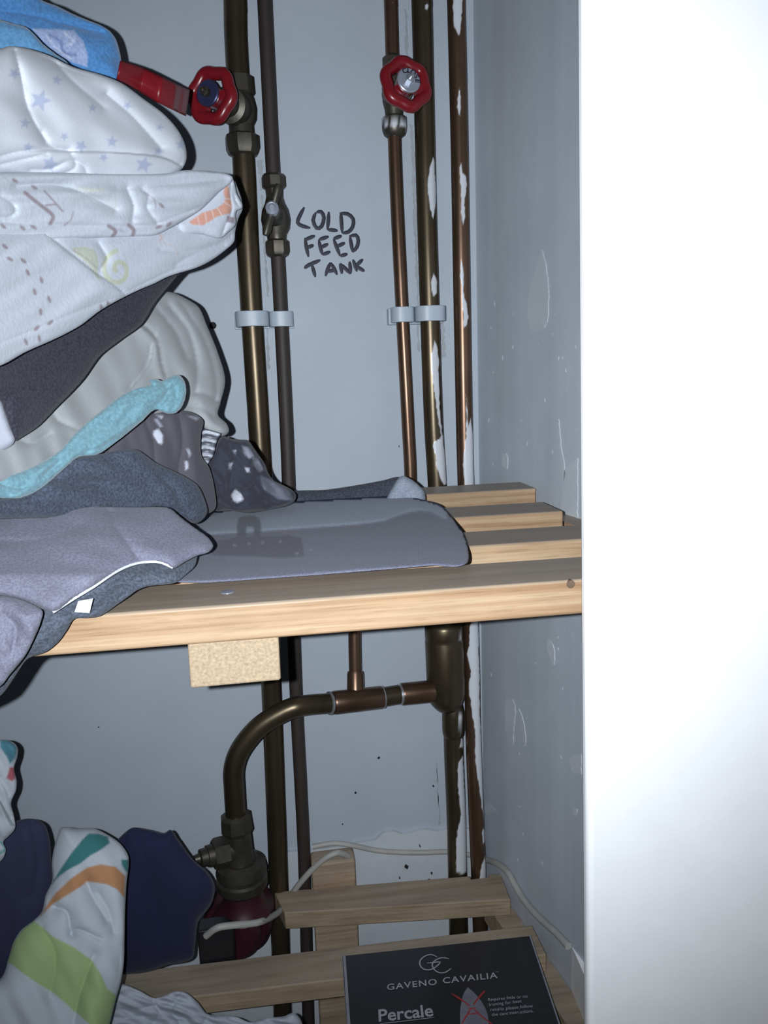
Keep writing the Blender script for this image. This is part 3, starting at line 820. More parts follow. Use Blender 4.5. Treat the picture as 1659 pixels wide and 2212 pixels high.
MB().prism([(-.88, yl2, ZL), (xr2, p[1][1], ZL), (xr2, p[1][1] - wf, ZL), (-.88, yl2 - wf, ZL)], (0, 0, -TL)).build('slat', M['wood_low'], sl, bevel=.0016)
q = onY([[676, 1866], [764, 1860], [778, 2020], [677, 2020]], .962)
xa, xb_ = (q[0][0] + q[3][0]) / 2, (q[1][0] + q[2][0]) / 2
MB().box((xa, .962, 0), (xb_, .992, q[0][2])).build('post', M['wood_low'], sl, bevel=.004)
mb = MB(); mb.hexa([(wx(.55) - .03, .55, ZL - TL - .03), (wx(.55) - .001, .55, ZL - TL - .03), (wx(.93) - .001, .93, ZL - TL - .03), (wx(.93) - .03, .93, ZL - TL - .03),
                    (wx(.55) - .03, .55, ZL - TL), (wx(.55) - .001, .55, ZL - TL), (wx(.93) - .001, .93, ZL - TL), (wx(.93) - .03, .93, ZL - TL)])
mb.build('batten', M['wood_low'], sl)

# cables
def cable(name, px, Y, wpx, label):
    P = smooth_open(px, 8); cl = lambda q: np.concatenate([[0], np.cumsum(np.hypot(*np.diff(np.array(q, float), axis=0).T))])
    L0, L1 = cl(px), cl(P); Yv = np.interp(L1 / L1[-1], L0 / L0[-1], Y)
    p3 = onY(P, Yv); r = wpx / 2 * mpp(p3[len(p3) // 2])
    return tag(MB().tube([tuple(p) for p in p3], r, 14).build(name, M['cable']), label, 'cable')
cable('cable', [(675,1829),(720,1822),(760,1826),(820,1838),(900,1842),(965,1840),(1010,1846),(1040,1852)], [.988] * 8, 11,
      'white cable lying along the top of the rough plaster on the back wall')
cv = [(1048,1856),(1075,1866),(1098,1886),(1112,1912),(1130,1942),(1160,1978),(1200,2014),(1228,2044)]
P = smooth_open(cv, 8); p3 = onPlane(P, np.array(WP) + np.array(WN) * .005, WN)
tag(MB().tube([tuple(p) for p in p3], .0042, 14).build('cable', M['cable']), 'white painted cable running down the foot of the right wall', 'cable')
cable('cable', [(752,1850),(730,1842),(700,1856),(668,1885),(640,1918),(622,1945),(600,1972),(560,1992),(510,1998),(470,2004),(445,2022)],
      [.968,.958,.957,.958,.966,.978,.925,.858,.848,.844,.850], 13, 'white cable looping from the rear batten across the front of the red pump')

# ================================================================== UPPER BEDDING
def flatY(z):
    return lambda Q: onZ(Q, z)[:, 1]
WHITE = (.50, .535, .60)
# dark cloth lying at the back of the shelf, behind the printed duvet
o = cloth('folded_sheet', [(560,1098),(600,1066),(640,1060),(700,1058),(770,1048),(830,1037),(862,1030),(890,1045),(905,1078),(860,1088),(760,1096)],
          .80, .02, 26, .03, 'jersey', (.055, .062, .080), noise=(.004, 60, 8), seed=3)
tag(o, 'dark charcoal sheet lying behind the grey tower-print duvet cover', 'bedding')
o = cloth('pillowcase', [(868,1028),(886,1034),(903,1047),(916,1062),(918,1083),(895,1092),(850,1090),(832,1082),(846,1056)],
          .765, .02, 22, .02, 'brushed', (.27, .30, .365), grooves=[([(905,1050),(880,1066),(872,1085)], 4, .004)], seed=5)
tag(o, 'pale blue-grey folded corner of cloth in front of the dark charcoal sheet', 'bedding')
# printed grey duvet cover, folded flat
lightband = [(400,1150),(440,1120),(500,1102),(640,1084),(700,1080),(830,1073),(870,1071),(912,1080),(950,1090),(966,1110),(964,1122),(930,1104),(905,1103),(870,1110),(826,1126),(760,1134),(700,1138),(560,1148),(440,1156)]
s5 = (0, 900, 2.37)
arch = cpts([(1215,618),(1212,560),(1222,518),(1255,508),(1300,506),(1330,520),(1337,560),(1336,612),(1300,612),(1298,562),(1262,562),(1260,614)], *s5)
bridge = cpts([(1100,640),(1210,618),(1335,612),(1420,612),(1470,606),(1545,622),(1558,716),(1440,724),(1300,716),(1120,712),(1080,706)], *s5)
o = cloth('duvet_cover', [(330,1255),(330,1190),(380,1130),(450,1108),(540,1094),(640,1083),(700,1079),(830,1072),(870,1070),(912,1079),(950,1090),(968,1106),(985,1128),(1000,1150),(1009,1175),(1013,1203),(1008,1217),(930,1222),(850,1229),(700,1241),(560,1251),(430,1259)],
          flatY(1.127), .020, 30, .010, 'brushed', (.150, .155, .208),
          grooves=[([(430,1204),(600,1214),(750,1216),(900,1209),(1004,1202)], 4, .006), ([(420,1160),(560,1150),(700,1141),(820,1130),(870,1114),(905,1107),(950,1118)], 6, .008)],
          steps=[([(420,1154),(560,1146),(700,1136),(826,1124),(870,1108),(905,1101),(960,1120)][::-1], .007, 26)],
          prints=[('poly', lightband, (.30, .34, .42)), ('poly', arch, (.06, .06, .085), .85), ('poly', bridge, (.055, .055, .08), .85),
                  ('line', (cpts([(1240,480),(1300,484)], *s5), 9), (.05, .05, .075), .7)] +
                 [('poly', [(x + 3 * math.cos(q), y + 2.5 * math.sin(q)) for q in np.linspace(0, 6, 8)], (.26, .27, .33)) for x, y in cpts([(1200,658),(1275,650),(1345,645),(1435,640),(1520,700),(1590,682)], *s5)],
          noise=(.0022, 70, 4), step=4, seed=11)
tag(o, 'flat folded grey duvet cover printed with a lattice tower and bridge', 'bedding')

# floral dark crumpled cloth at the right end of the pile
o = cloth('duvet_cover', cpts([(1100,150),(1140,100),(1180,112),(1225,118),(1270,122),(1300,160),(1332,205),(1360,250),(1372,285),(1400,325),(1450,350),(1490,372),(1516,402),(1502,440),(1400,472),(1280,492),(1180,482),(1090,476),(1068,400),(1062,250)], *s5),
          (.70, .0002, 0, 540, 1020), .05, 60, .05, 'cotton', (.044, .046, .061),
          grooves=[(cpts([(1330,205),(1280,260),(1300,330),(1240,380),(1210,372)], *s5), 6, .016), (cpts([(1215,380),(1260,420),(1350,440),(1460,430)], *s5), 6, .016),
                   (cpts([(1160,240),(1190,300),(1170,380)], *s5), 7, .012), (cpts([(1250,150),(1270,210),(1330,250)], *s5), 5, .012),
                   (cpts([(1400,330),(1380,390),(1420,430)], *s5), 5, .01)],
          steps=[(cpts([(1330,200),(1290,250),(1305,330),(1250,375),(1205,370)], *s5), .03, 40), (cpts([(1100,420),(1200,470),(1330,440),(1470,420)], *s5), .02, 30), (cpts([(1155,110),(1180,220),(1160,330)], *s5), .02, 26)],
          prints=[('poly', cpts([(1185,400),(1205,375),(1235,400),(1245,425),(1215,440),(1195,430)], *s5), (.62, .64, .72)),
                  ('poly', cpts([(1240,150),(1275,160),(1300,200),(1275,215),(1250,190)], *s5), (.30, .31, .38)),
                  ('poly', cpts([(1255,260),(1275,265),(1275,285),(1262,282)], *s5), (.5, .52, .6)),
                  ('poly', cpts([(1175,240),(1190,235),(1180,265),(1172,275)], *s5), (.40, .42, .5)),
                  ('poly', cpts([(1195,170),(1210,172),(1205,188)], *s5), (.45, .47, .55)),
                  ('poly', cpts([(1330,300),(1400,330),(1480,380),(1500,430),(1420,420),(1350,370)], *s5), (.17, .175, .22), .8),
                  ('poly', cpts([(1290,200),(1320,215),(1350,270),(1330,285),(1300,250)], *s5), (.21, .22, .27), .8)],
          noise=(.010, 55, 50), step=4, seed=21)
tag(o, 'crumpled charcoal floral cloth at the right end of the pile by the brown pipe', 'bedding')

# cream fitted sheet
s4 = (0, 500, 2.765)
o = cloth('fitted_sheet', cpts([(-1000,1420),(-1000,1200),(0,1080),(330,860),(600,560),(850,380),(1020,362),(1110,400),(1185,450),(1235,560),(1300,720),(1345,890),(1315,1030),(1302,1095),(1355,1150),(1368,1195),(1330,1222),(1240,1190),(1170,1130),(1050,1110),(900,1120),(600,1250),(300,1440),(0,1500)], *s4),
          (.61, .00040, -.00025, 240, 850), .065, 70, .10, 'cotton', (.36, .372, .38),
          grooves=[(cpts([(845,550),(900,590),(940,660),(965,790),(985,870)], *s4), 6, .02), (cpts([(905,690),(895,760),(850,850),(780,930)], *s4), 7, .018),
                   (cpts([(320,1090),(350,1130),(480,1185)], *s4), 5, .016), (cpts([(120,1245),(190,1265),(300,1205)], *s4), 5, .012),
                   (cpts([(1010,440),(1130,600),(1180,800),(1170,960)], *s4), 9, .012), (cpts([(1080,420),(1220,640),(1290,860),(1290,1010)], *s4), 6, .010),
                   (cpts([(940,460),(1050,600),(1120,760)], *s4), 7, .007),
                   (cpts([(1100,970),(1200,960),(1290,1000)], *s4), 6, .014), (cpts([(1090,1040),(1200,1050),(1290,1110)], *s4), 5, .014)],
          steps=[(cpts([(840,560),(930,650),(960,790),(985,870)], *s4), .010, 25), (cpts([(915,700),(890,800),(790,930)], *s4)[::-1], .012, 22)],
          noise=(.005, 95, 62, 4), step=5, seed=31)
tag(o, 'cream fitted sheet bunched up under the charcoal blanket', 'bedding')

# patterned pillowcase with a pleated frill
pc_ = cloth('pillowcase', [(230,1000),(236,945),(280,905),(336,893),(383,886),(416,891),(439,909),(435,934),(436,985),(452,1010),(464,1060),(464,1100),(430,1112),(390,1095),(330,1060)],
          (.60, .0003, 0, 340, 960), .03, 40, .05, 'cotton', (.088, .082, .098),
          grooves=[([(310,900),(330,950),(335,1000)], 6, .006), ([(385,890),(395,950),(385,1020)], 7, .006)],
          prints=[('poly', cpts([(920,1190),(945,1180),(972,1215),(970,1270),(945,1265),(915,1215)], *s4), (.55, .57, .66)),
                  ('poly', cpts([(930,1095),(975,1100),(965,1120)], *s4), (.40, .41, .48)), ('poly', cpts([(920,1120),(940,1118),(970,1165),(955,1170)], *s4), (.32, .33, .4)),
                  ('poly', cpts([(1115,1300),(1130,1300),(1140,1330),(1130,1345)], *s4), (.36, .37, .44)), ('poly', cpts([(1105,1375),(1120,1370),(1125,1410),(1108,1430)], *s4), (.45, .47, .55)),
                  ('poly', cpts([(1120,1100),(1190,1110),(1175,1130)], *s4), (.30, .31, .37))], noise=(.003, 60, 80), step=4, seed=41)
tag(pc_, 'charcoal pillowcase with white brush marks and a pleated frill', 'bedding')
pl = []
for i in range(6):
    y0 = 70 + i * 38
    pl.append(('line', (cpts([(1000 + i * -4, y0 + 30), (1050, y0 + 8), (1120 - i * 9, y0 + 22)], *s5), 6), (.46, .48, .55), .9))
o = cloth('frill', cpts([(1040,66),(1090,72),(1135,86),(1112,122),(1092,200),(1072,232),(1045,270),(1008,302),(998,278),(1012,200),(1022,120)], *s5),
          .655, .03, 16, .02, 'satin_cloth', (.075, .078, .10),
          grooves=[(cpts([(1000, 100 + i * 38), (1055, 84 + i * 38), (1125, 100 + i * 38)], *s5), 4, .008) for i in range(6)], prints=pl, step=3, seed=43, parent=pc_)

# slate jersey sheet
o = cloth('fitted_sheet', cpts([(-900,560),(0,420),(130,400),(250,330),(390,208),(520,190),(690,166),(800,236),(950,308),(1012,352),(1050,430),(1062,490),(1035,530),(998,548),(940,520),(870,500),(500,520),(130,520)], *s5),
          (.535, .0003, 0, 250, 1040), .035, 45, .06, 'jersey', (.063, .076, .106),
          grooves=[(cpts([(690,185),(780,255),(830,320)], *s5), 5, .008), (cpts([(830,320),(890,390),(915,480)], *s5), 6, .016), (cpts([(350,360),(560,330),(760,340)], *s5), 10, .004)],
          steps=[(cpts([(700,180),(790,260),(840,330),(900,400),(920,490)], *s5), .012, 26)], noise=(.004, 60, 10), step=5, seed=51)
tag(o, 'slate blue jersey sheet between the turquoise fleece and the lavender-grey cover', 'bedding')

# turquoise fleece
tq = cloth('fleece_blanket', cpts([(-1000,1500),(0,1462),(110,1440),(200,1402),(350,1312),(450,1202),(600,1072),(750,962),(905,912),(888,890),(930,878),(968,892),(1012,868),(1062,855),(1100,888),(1112,960),(1090,1042),(1050,1084),(1000,1088),(930,1064),(850,1132),(700,1252),(580,1332),(470,1347),(400,1402),(300,1492),(200,1562),(100,1598),(0,1592),(-1000,1660)], *s4),
          (.515, .0002, -.0001, 200, 950), .025, 26, .02, 'fleece', (.145, .27, .32),
          grooves=[(cpts([(-20,1500),(120,1530),(250,1470),(350,1380)], *s4), 6, .010), (cpts([(465,1335),(600,1290),(720,1220),(850,1125)], *s4), 5, .010),
                   (cpts([(925,1060),(990,990),(1000,940),(975,895)], *s4), 5, .018), (cpts([(1040,930),(1055,1000),(1030,1060)], *s4), 5, .012), (cpts([(790,960),(850,950)], *s4), 4, .008)],
          noise=(.003, 40, -40), step=4, seed=61)
tag(tq, 'turquoise fleece blanket squeezed diagonally between cream and slate bedding', 'bedding')
o = MB().prism([tuple(p) for p in onY([(-20,1092),(46,1080),(40,1100),(16,1109),(-20,1116)], [.478, .478, .474, .474, .474])], (0, .0012, 0)).build('woven_tag', M['label'], tq, smooth=False)
o['label'] = 'shiny white woven tag'

# light grey cloth at the left edge, charcoal blanket
o = cloth('folded_sheet', [(-380,830),(-20,845),(0,862),(12,895),(22,923),(32,945),(30,957),(0,976),(-380,1010)], .470, .02, 25, .03, 'cotton', (.33, .345, .40), seed=71)
tag(o, 'light grey cloth at the left edge beneath the charcoal blanket', 'bedding')
o = cloth('fleece_blanket', [(-380,880),(-380,760),(0,740),(100,690),(250,620),(340,585),(392,588),(380,600),(362,621),(336,653),(307,700),(264,732),(217,769),(181,819),(150,853),(119,884),(83,921),(34,953),(22,924),(8,885),(0,866)],
          (.53, .0004, -.0001, 150, 800), .03, 50, .025, 'jersey', (.037, .037, .049), noise=(.003, 120, -40), step=5, seed=81)
tag(o, 'charcoal fleece blanket with pale flecks under the animal print sheet', 'bedding')

# animal print duvet cover: two thick folds
s1 = (0, 0, 2.765)
BR, ORG, GRN = (.26, .20, .225), (.60, .285, .20), (.44, .46, .31)
def paw(cx, cy, a, L=13, W=6):
    a = math.radians(a); return [(cx + math.cos(t) * L * math.cos(a) / 1.6 - math.sin(t) * W * math.sin(a) / 1.6, cy + math.cos(t) * L * math.sin(a) / 1.6 + math.sin(t) * W * math.cos(a) / 1.6) for t in np.linspace(0, 5.9, 12)]
an = empty('duvet_cover', onY([(200, 700)], .52)[0], 'white animal print duvet cover in thick folds with an orange mane corner', 'bedding')
swirl = [(255 + (6 + 3.7 * t) * math.cos(t * 1.0 + 2.6) * .95, 582 + (6 + 3.7 * t) * math.sin(t * 1.0 + 2.6) * 1.1) for t in np.linspace(0, 8.3, 40)]
lp_ = [('poly', paw(x, y, a), BR, .9) for (x, y), a in zip(cpts([(30,90),(60,165),(140,175),(165,245),(248,290),(207,360),(293,405),(243,480),(300,545),(220,578),(155,660),(235,640),(648,435),(605,455)], *s4),
                                                  (40, 30, 40, 65, 75, 75, 70, 85, -40, -45, 70, 80, 70, 80))]
lp_ += [('line', (swirl, 10), GRN, .75), ('poly', cpts([(420,100),(500,90),(570,110),(590,180),(580,250),(610,285),(580,285),(530,200),(470,150)], *s4), GRN, .65),
        ('line', (cpts([(430,110),(500,150),(580,220)], *s4), 3), BR, .5), ('line', (cpts([(940,10),(968,35),(955,55)], *s4), 3), ORG, .6), ('line', (cpts([(970,70),(1040,90),(1060,140)], *s4), 5), (.55, .45, .42), .35),
        ('poly', cpts([(1355,1290),(1410,1300),(1408,1338),(1358,1325)], *s1), BR, .9)]
o = cloth('lower_fold', cpts([(-1000,60),(0,10),(300,-10),(640,-20),(930,-60),(1200,-150),(1340,-280),(1405,-300),(1450,-140),(1425,-80),(1405,0),(1398,60),(1345,112),(1250,180),(1170,218),(1080,245),(1000,272),(920,312),(840,345),(750,388),(600,472),(480,562),(350,632),(150,722),(0,802),(-1000,930)], *s4),
          (.535, .00042, -.00010, 220, 600), .045, 45, .09, 'seersucker', WHITE,
          grooves=[(cpts([(320,55),(450,160),(560,240),(640,310),(725,358)], *s4), 6, .012), (cpts([(0,672),(150,610),(300,548),(500,465),(700,392),(850,318),(1000,246),(1100,215),(1200,195)], *s4), 3.5, .010),
                   (cpts([(590,70),(640,160),(600,230)], *s4), 7, .006), (cpts([(960,110),(1100,120),(1290,80),(1390,20)], *s4), 4, .007), (cpts([(1050,200),(1180,130),(1340,80)], *s4), 4, .008)],
          steps=[(cpts([(330,60),(560,240),(725,358)], *s4), .008, 30)],
          prints=lp_, noise=(.003, 75, -22, 3), step=3.2, seed=91, parent=an)
up_ = [('poly', paw(x, y, a), BR, .85) for (x, y), a in zip(cpts([(205,1120),(965,1228),(135,1362),(200,1356),(20,1352),(950,1355),(1010,1340),(90,1080)], *s1), (30, 40, 40, 30, 40, -20, -40, 30))]
up_ += [('line', (cpts([(150,1150),(215,1205),(290,1262),(318,1295),(300,1335)], *s1), 8), BR, .9), ('line', (cpts([(265,1140),(320,1200),(375,1262)], *s1), 4), BR, .8),
        ('line', (cpts([(275,1226),(330,1220)], *s1), 4), BR, .8), ('line', (cpts([(438,1262),(425,1310),(385,1345)], *s1), 3), BR, .7),
        ('line', (cpts([(650,1350),(690,1380),(670,1415)], *s1), 8), BR, .9), ('line', (cpts([(770,1345),(800,1375),(792,1405)], *s1), 8), BR, .9),
        ('poly', cpts([(460,1120),(600,1125),(640,1135),(560,1150),(490,1140)], *s1), (.55, .52, .33), .5), ('line', (cpts([(690,1180),(690,1240),(650,1290)], *s1), 4), (.50, .48, .44), .5),
        ('line', (cpts([(450,1170),(560,1160),(680,1210)], *s1), 30), (.50, .54, .56), .4), ('line', (cpts([(860,1150),(920,1190),(930,1240)], *s1), 3), BR, .6), ('line', (cpts([(700,1365),(740,1385)], *s1), 6), (.4, .4, .47), .6)]
o = cloth('upper_fold', cpts([(-1000,1060),(0,1030),(300,1030),(700,1040),(1000,1035),(1110,1016),(1250,1025),(1385,1052),(1392,1062),(1300,1155),(1205,1248),(1100,1315),(1010,1365),(935,1402),(800,1412),(640,1418),(480,1425),(300,1436),(0,1446),(-1000,1470)], *s1),
          (.535, .00036, 0, 220, 480), .055, 38, .09, 'seersucker', WHITE,
          grooves=[(cpts([(0,1322),(150,1335),(300,1338),(500,1348),(700,1350),(860,1345),(940,1338),(1060,1290),(1200,1238)], *s1), 4, .014), (cpts([(100,1110),(300,1100),(500,1150),(690,1250)], *s1), 9, .006),
                   (cpts([(850,1130),(890,1170),(880,1240),(940,1330)], *s1), 6, .010), (cpts([(760,1130),(800,1230),(790,1320)], *s1), 8, .005), (cpts([(0,1170),(60,1200),(95,1250),(70,1290),(0,1300)], *s1), 5, .012),
                   (cpts([(700,1130),(900,1110),(1150,1090),(1340,1070)], *s1), 14, .004)],
          prints=up_, noise=(.004, 70, -5, 3), step=3.2, seed=92, parent=an)
mane = cpts([(1345,1098),(1362,1105),(1372,1155),(1386,1235),(1375,1275),(1300,1292),(1215,1345),(1150,1342),(1128,1325),(1205,1272),(1290,1245),(1335,1215),(1345,1190),(1335,1150)], *s1)
cp_ = [('poly', mane, ORG, .9)] + [('line', (cpts(l, *s1), 1.6), (.72, .60, .57), .9) for l in ([(1180,1290),(1190,1345)], [(1225,1272),(1235,1335)], [(1265,1258),(1282,1310)], [(1300,1245),(1325,1285)], [(1340,1205),(1380,1235)], [(1340,1185),(1378,1190)])]
cp_ += [('line', (cpts([(1350,1105),(1250,1190),(1195,1250)], *s1), 4), (.50, .25, .20), .8), ('poly', cpts([(1358,1290),(1400,1300),(1398,1335),(1350,1325)], *s1), BR, .9)]
o = cloth('folded_corner', cpts([(1060,1340),(1120,1290),(1210,1225),(1300,1140),(1385,1050),(1398,1085),(1412,1150),(1447,1240),(1412,1262),(1405,1345),(1360,1390),(1320,1422),(1200,1400),(1090,1395)], *s1),
          (.628, .0003, 0, 450, 450), .025, 22, .03, 'seersucker', WHITE,
          grooves=[(cpts([(1385,1060),(1375,1150),(1385,1260),(1350,1340),(1325,1420)], *s1), 4, .008), (cpts([(1395,1100),(1410,1200),(1440,1240)], *s1), 4, .006)], prints=cp_, step=2.6, seed=93, parent=an)

# star print sheet
STC = (.365, .415, .555)
stars = [(87,217,25,.35),(123,173,12,.2),(200,233,10,0),(242,306,14,.1),(175,316,15,.5),(108,354,19,.3),(311,356,20,.25),(31,159,14,.5),(54,266,13,.1),(275,228,11,.6),(345,275,9,.3),(391,313,13,.1),(342,327,10,.3),(224,340,11,.6),(61,318,12,.2),(206,380,9,.1),(139,295,10,.7)]
o = cloth('duvet_cover', cpts([(-1000,330),(-100,300),(0,290),(55,276),(150,286),(280,325),(440,400),(600,445),(720,492),(860,592),(980,682),(1060,772),(1105,862),(1114,950),(1085,1012),(1000,1066),(850,1106),(700,1119),(550,1113),(400,1096),(250,1066),(100,1041),(0,1036),(-1000,1040)], *s1),
          (.60, .00035, 0, 330, 300), .075, 85, .08, 'cotton', (.575, .60, .655),
          grooves=[(cpts([(90,300),(120,420),(140,520),(165,640),(230,770),(280,835)], *s1), 9, .010), (cpts([(250,790),(275,850),(330,880),(410,895)], *s1), 5, .016), (cpts([(415,900),(520,912),(700,905),(860,925),(960,935),(1090,990)], *s1), 4.5, .014),
                   (cpts([(0,935),(120,905),(290,890),(400,900)], *s1), 5, .014), (cpts([(180,1015),(300,1010),(420,960),(500,990),(520,1045)], *s1), 5, .012), (cpts([(300,325),(420,470),(620,640)], *s1), 14, .005),
                   (cpts([(640,560),(800,700),(960,880)], *s1), 16, .008), (cpts([(420,910),(450,960),(440,1010),(330,1055)], *s1), 4, .010), (cpts([(0,985),(150,950),(280,920)], *s1), 4, .008)],
          steps=[(cpts([(420,905),(700,912),(960,938),(1095,1000)], *s1), .012, 35)],
          prints=[('poly', star(*s_), STC, .85) for s_ in stars], noise=(.004, 100, 35), step=3.2, seed=95)
tag(o, 'white duvet cover printed with pale blue stars', 'bedding')

# blue blanket on top
bl = cloth('fleece_blanket', cpts([(-1000,-200),(150,-120),(250,0),(340,35),(430,80),(520,118),(600,150),(655,185),(690,230),(718,320),(730,420),(738,520),(640,500),(440,420),(200,350),(0,330),(-1000,340)], *s1),
          (.66, .0002, 0, 150, 80), .045, 40, .12, 'fleece', (.085, .245, .52),
          grooves=[(cpts([(0,60),(200,90),(420,150),(600,190)], *s1), 10, .006)],
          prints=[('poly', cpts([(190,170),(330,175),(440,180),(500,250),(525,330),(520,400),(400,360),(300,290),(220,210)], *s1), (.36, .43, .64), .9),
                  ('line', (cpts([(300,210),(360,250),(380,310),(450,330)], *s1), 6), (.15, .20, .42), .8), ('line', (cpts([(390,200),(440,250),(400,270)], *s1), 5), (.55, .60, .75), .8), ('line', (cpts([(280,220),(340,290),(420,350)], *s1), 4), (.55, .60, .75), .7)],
          noise=(.003, 60, 20), step=3.5, seed=97)
tag(bl, 'bright blue fleece blanket with a shiny pale patch on top of the pile', 'bedding')
o = cloth('front_fold', cpts([(-1000,110),(0,118),(80,140),(160,165),(205,205),(260,265),(330,320),(400,370),(430,420),(280,380),(0,340),(-1000,340)], *s1), .585, .02, 22, .02, 'fleece', (.115, .285, .50), step=5, seed=98, parent=bl)
# red satin ribbon
Pm = smooth_open([(255,152),(300,170),(345,194),(385,214),(403,222)], 3); n = len(Pm)
Yr = np.interp(np.arange(n) / (n - 1), [0, .35, .62, .8, 1], [.665, .69, .685, .70, .74]); wid = np.interp(np.arange(n) / (n - 1), [0, .5, 1], [20, 26, 28])
vs = []; 
for i in range(n):
    for j in range(9):
        f = j / 8 * 2 - 1
        vs.append(onY([(Pm[i][0] - f * 4, Pm[i][1] + f * wid[i])], Yr[i] + .004 * f * f)[0])
fs = [(i * 9 + j, i * 9 + j + 1, (i + 1) * 9 + j + 1, (i + 1) * 9 + j) for i in range(n - 1) for j in range(8)]
me = mesh_from(vs, fs); o = link('ribbon', me, M['satin'])
sm = o.modifiers.new('thickness', 'SOLIDIFY'); sm.thickness = .0012
tag(o, 'red satin ribbon hanging out of the blue blanket towards the wheel valve', 'ribbon')

# lavender-grey cover draped over the front of the shelf
lv = empty('duvet_cover', onY([(200, 1250)], .46)[0], 'lavender-grey brushed cotton cover drooping over the front slat', 'bedding')
def lavY(Q):
    return np.interp(Q[:, 1], [1080, 1160, 1240, 1330, 1600], [.52, .475, .440, .418, .418]) + np.clip(Q[:, 0] - 200, 0, 400) * .00012
o = cloth('upper_layer', cpts([(-1000,560),(0,500),(50,468),(110,440),(300,434),(420,440),(530,458),(700,462),(870,466),(925,512),(1000,570),(1060,612),(1092,662),(1070,692),(1010,712),(950,742),(885,776),(850,757),(800,743),(700,751),(600,791),(480,871),(380,931),(270,1002),(215,985),(120,940),(0,915),(-1000,920)], *s5),
          lavY, .028, 45, .015, 'brushed', (.175, .174, .23),
          grooves=[(cpts([(560,480),(590,560),(650,640),(720,740)], *s5), 10, .004), (cpts([(0,640),(250,620),(420,560)], *s5), 18, .004)], noise=(.003, 90, 10), step=4.5, seed=101, parent=lv)
hem = onY(cpts([(885,774),(850,757),(800,743),(700,751),(600,791),(480,871),(380,931),(270,1002)], *s5), lavY(np.array(cpts([(885,774),(850,757),(800,743),(700,751),(600,791),(480,871),(380,931),(270,1002)], *s5))) - .001)
o = MB().tube(smooth_open([tuple(p) for p in hem], .004), .0008, 8).build('hem', M['label'], lv); o['label'] = 'pale stitched hem'
o = cloth('hanging_flap', cpts([(-1000,900),(0,916),(60,922),(120,940),(175,965),(218,996),(212,1040),(182,1120),(130,1222),(50,1322),(0,1382),(-1000,1620)], *s5),
          lambda Q: lavY(Q) - .008, .022, 30, .012, 'brushed', (.175, .174, .23), grooves=[(cpts([(0,1000),(80,1080),(60,1220)], *s5), 10, .004)], noise=(.003, 70, 60), step=4.5, seed=103, parent=lv)
o = cloth('under_layer', cpts([(-1000,980),(0,950),(215,940),(400,860),(600,760),(760,720),(900,730),(960,735),(1010,712),(1000,760),(950,810),(900,850),(850,860),(760,868),(700,890),(660,920),(600,962),(510,1022),(440,1032),(380,1037),(345,1090),(300,1152),(240,1202),(140,1242),(90,1310),(50,1372),(0,1430),(-1000,1720)], *s5),
          lambda Q: lavY(Q) + .018, .012, 26, .012, 'jersey', (.085, .10, .13),
          grooves=[(cpts([(330,1010),(430,930),(600,860),(740,850)], *s5), 4, .007), (cpts([(380,1037),(372,990),(400,940)], *s5), 4, .007), (cpts([(760,866),(780,815),(870,770)], *s5), 4, .006)], noise=(.004, 50, -35), step=4.5, seed=105, parent=lv)
lb = onY(cpts([(400,945),(476,932),(458,1006),(382,1000)], *s5), .4225)
o = MB().prism([tuple(p) for p in lb], (0, .001, 0)).build('care_label', M['label'], lv, smooth=False); o['label'] = 'white care label'

# ================================================================== LOWER BEDDING
sA = (0, 1500, 2.765)
TEAL, SOR, SGR = (.055, .205, .215), (.48, .25, .13), (.355, .48, .225)
LW = (.52, .56, .62)
o = cloth('pillowcase', cpts([(700,872),(740,830),(790,796),(880,806),(985,826),(1018,808),(1062,862),(1150,982),(1250,1072),(1284,1150),(1262,1252),(1185,1362),(1165,1500),(1150,1576),(1000,1618),(900,1652),(800,1668),(640,1650),(600,1300),(640,1000)], *sA),
          .80, .04, 60, .05, 'cotton', (.024, .027, .066), grooves=[(cpts([(800,820),(900,1100),(950,1500)], *sA), 30, .006)], noise=(.004, 90, 70), step=5, seed=111)
tag(o, 'dark navy pillowcase standing to the right of the striped cover', 'bedding')
o = cloth('pillowcase', cpts([(-1000,820),(0,800),(60,775),(110,752),(190,742),(262,772),(296,862),(306,1000),(316,1100),(300,1250),(250,1400),(150,1600),(0,1740),(-1000,1850)], *sA),
          .745, .05, 55, .06, 'cotton', (.042, .045, .09), grooves=[(cpts([(190,760),(230,1000),(190,1200)], *sA), 14, .006)], noise=(.004, 90, 80), step=5, seed=113)
tag(o, 'navy pillowcase at the left edge behind the striped cover', 'bedding')
o = cloth('duvet_cover', cpts([(-1000,250),(0,270),(45,272),(85,290),(106,320),(104,370),(84,440),(100,520),(96,570),(66,650),(82,720),(90,800),(50,850),(20,880),(36,930),(0,1000),(-1000,1040)], *sA),
          .70, .03, 30, .04, 'cotton', (.50, .53, .59), grooves=[(cpts([(0,500),(50,600),(80,780)], *sA), 5, .010), (cpts([(0,620),(60,740)], *sA), 4, .008)],
          prints=[('poly', cpts([(0,270),(60,272),(106,320),(90,380),(60,420),(40,370),(0,320)], *sA), (.075, .21, .27)), ('poly', cpts([(60,430),(90,440),(96,500),(70,520),(40,500)], *sA), (.35, .10, .12)), ('line', (cpts([(0,640),(40,720),(75,780)], *sA), 5), (.12, .2, .17), .8), ('line', (cpts([(0,880),(30,920),(0,950)], *sA), 5), (.1, .35, .3), .9)], noise=(.005, 50, 60), step=4, seed=115)
tag(o, 'teal, red and white patterned cloth at the left edge of the lower shelf', 'bedding')
teal = cpts([(530,830),(590,832),(645,850),(655,888),(600,930),(540,962),(480,1010),(400,1052),(350,1090),(308,1135),(345,1070),(400,985),(440,930),(490,870)], *sA)
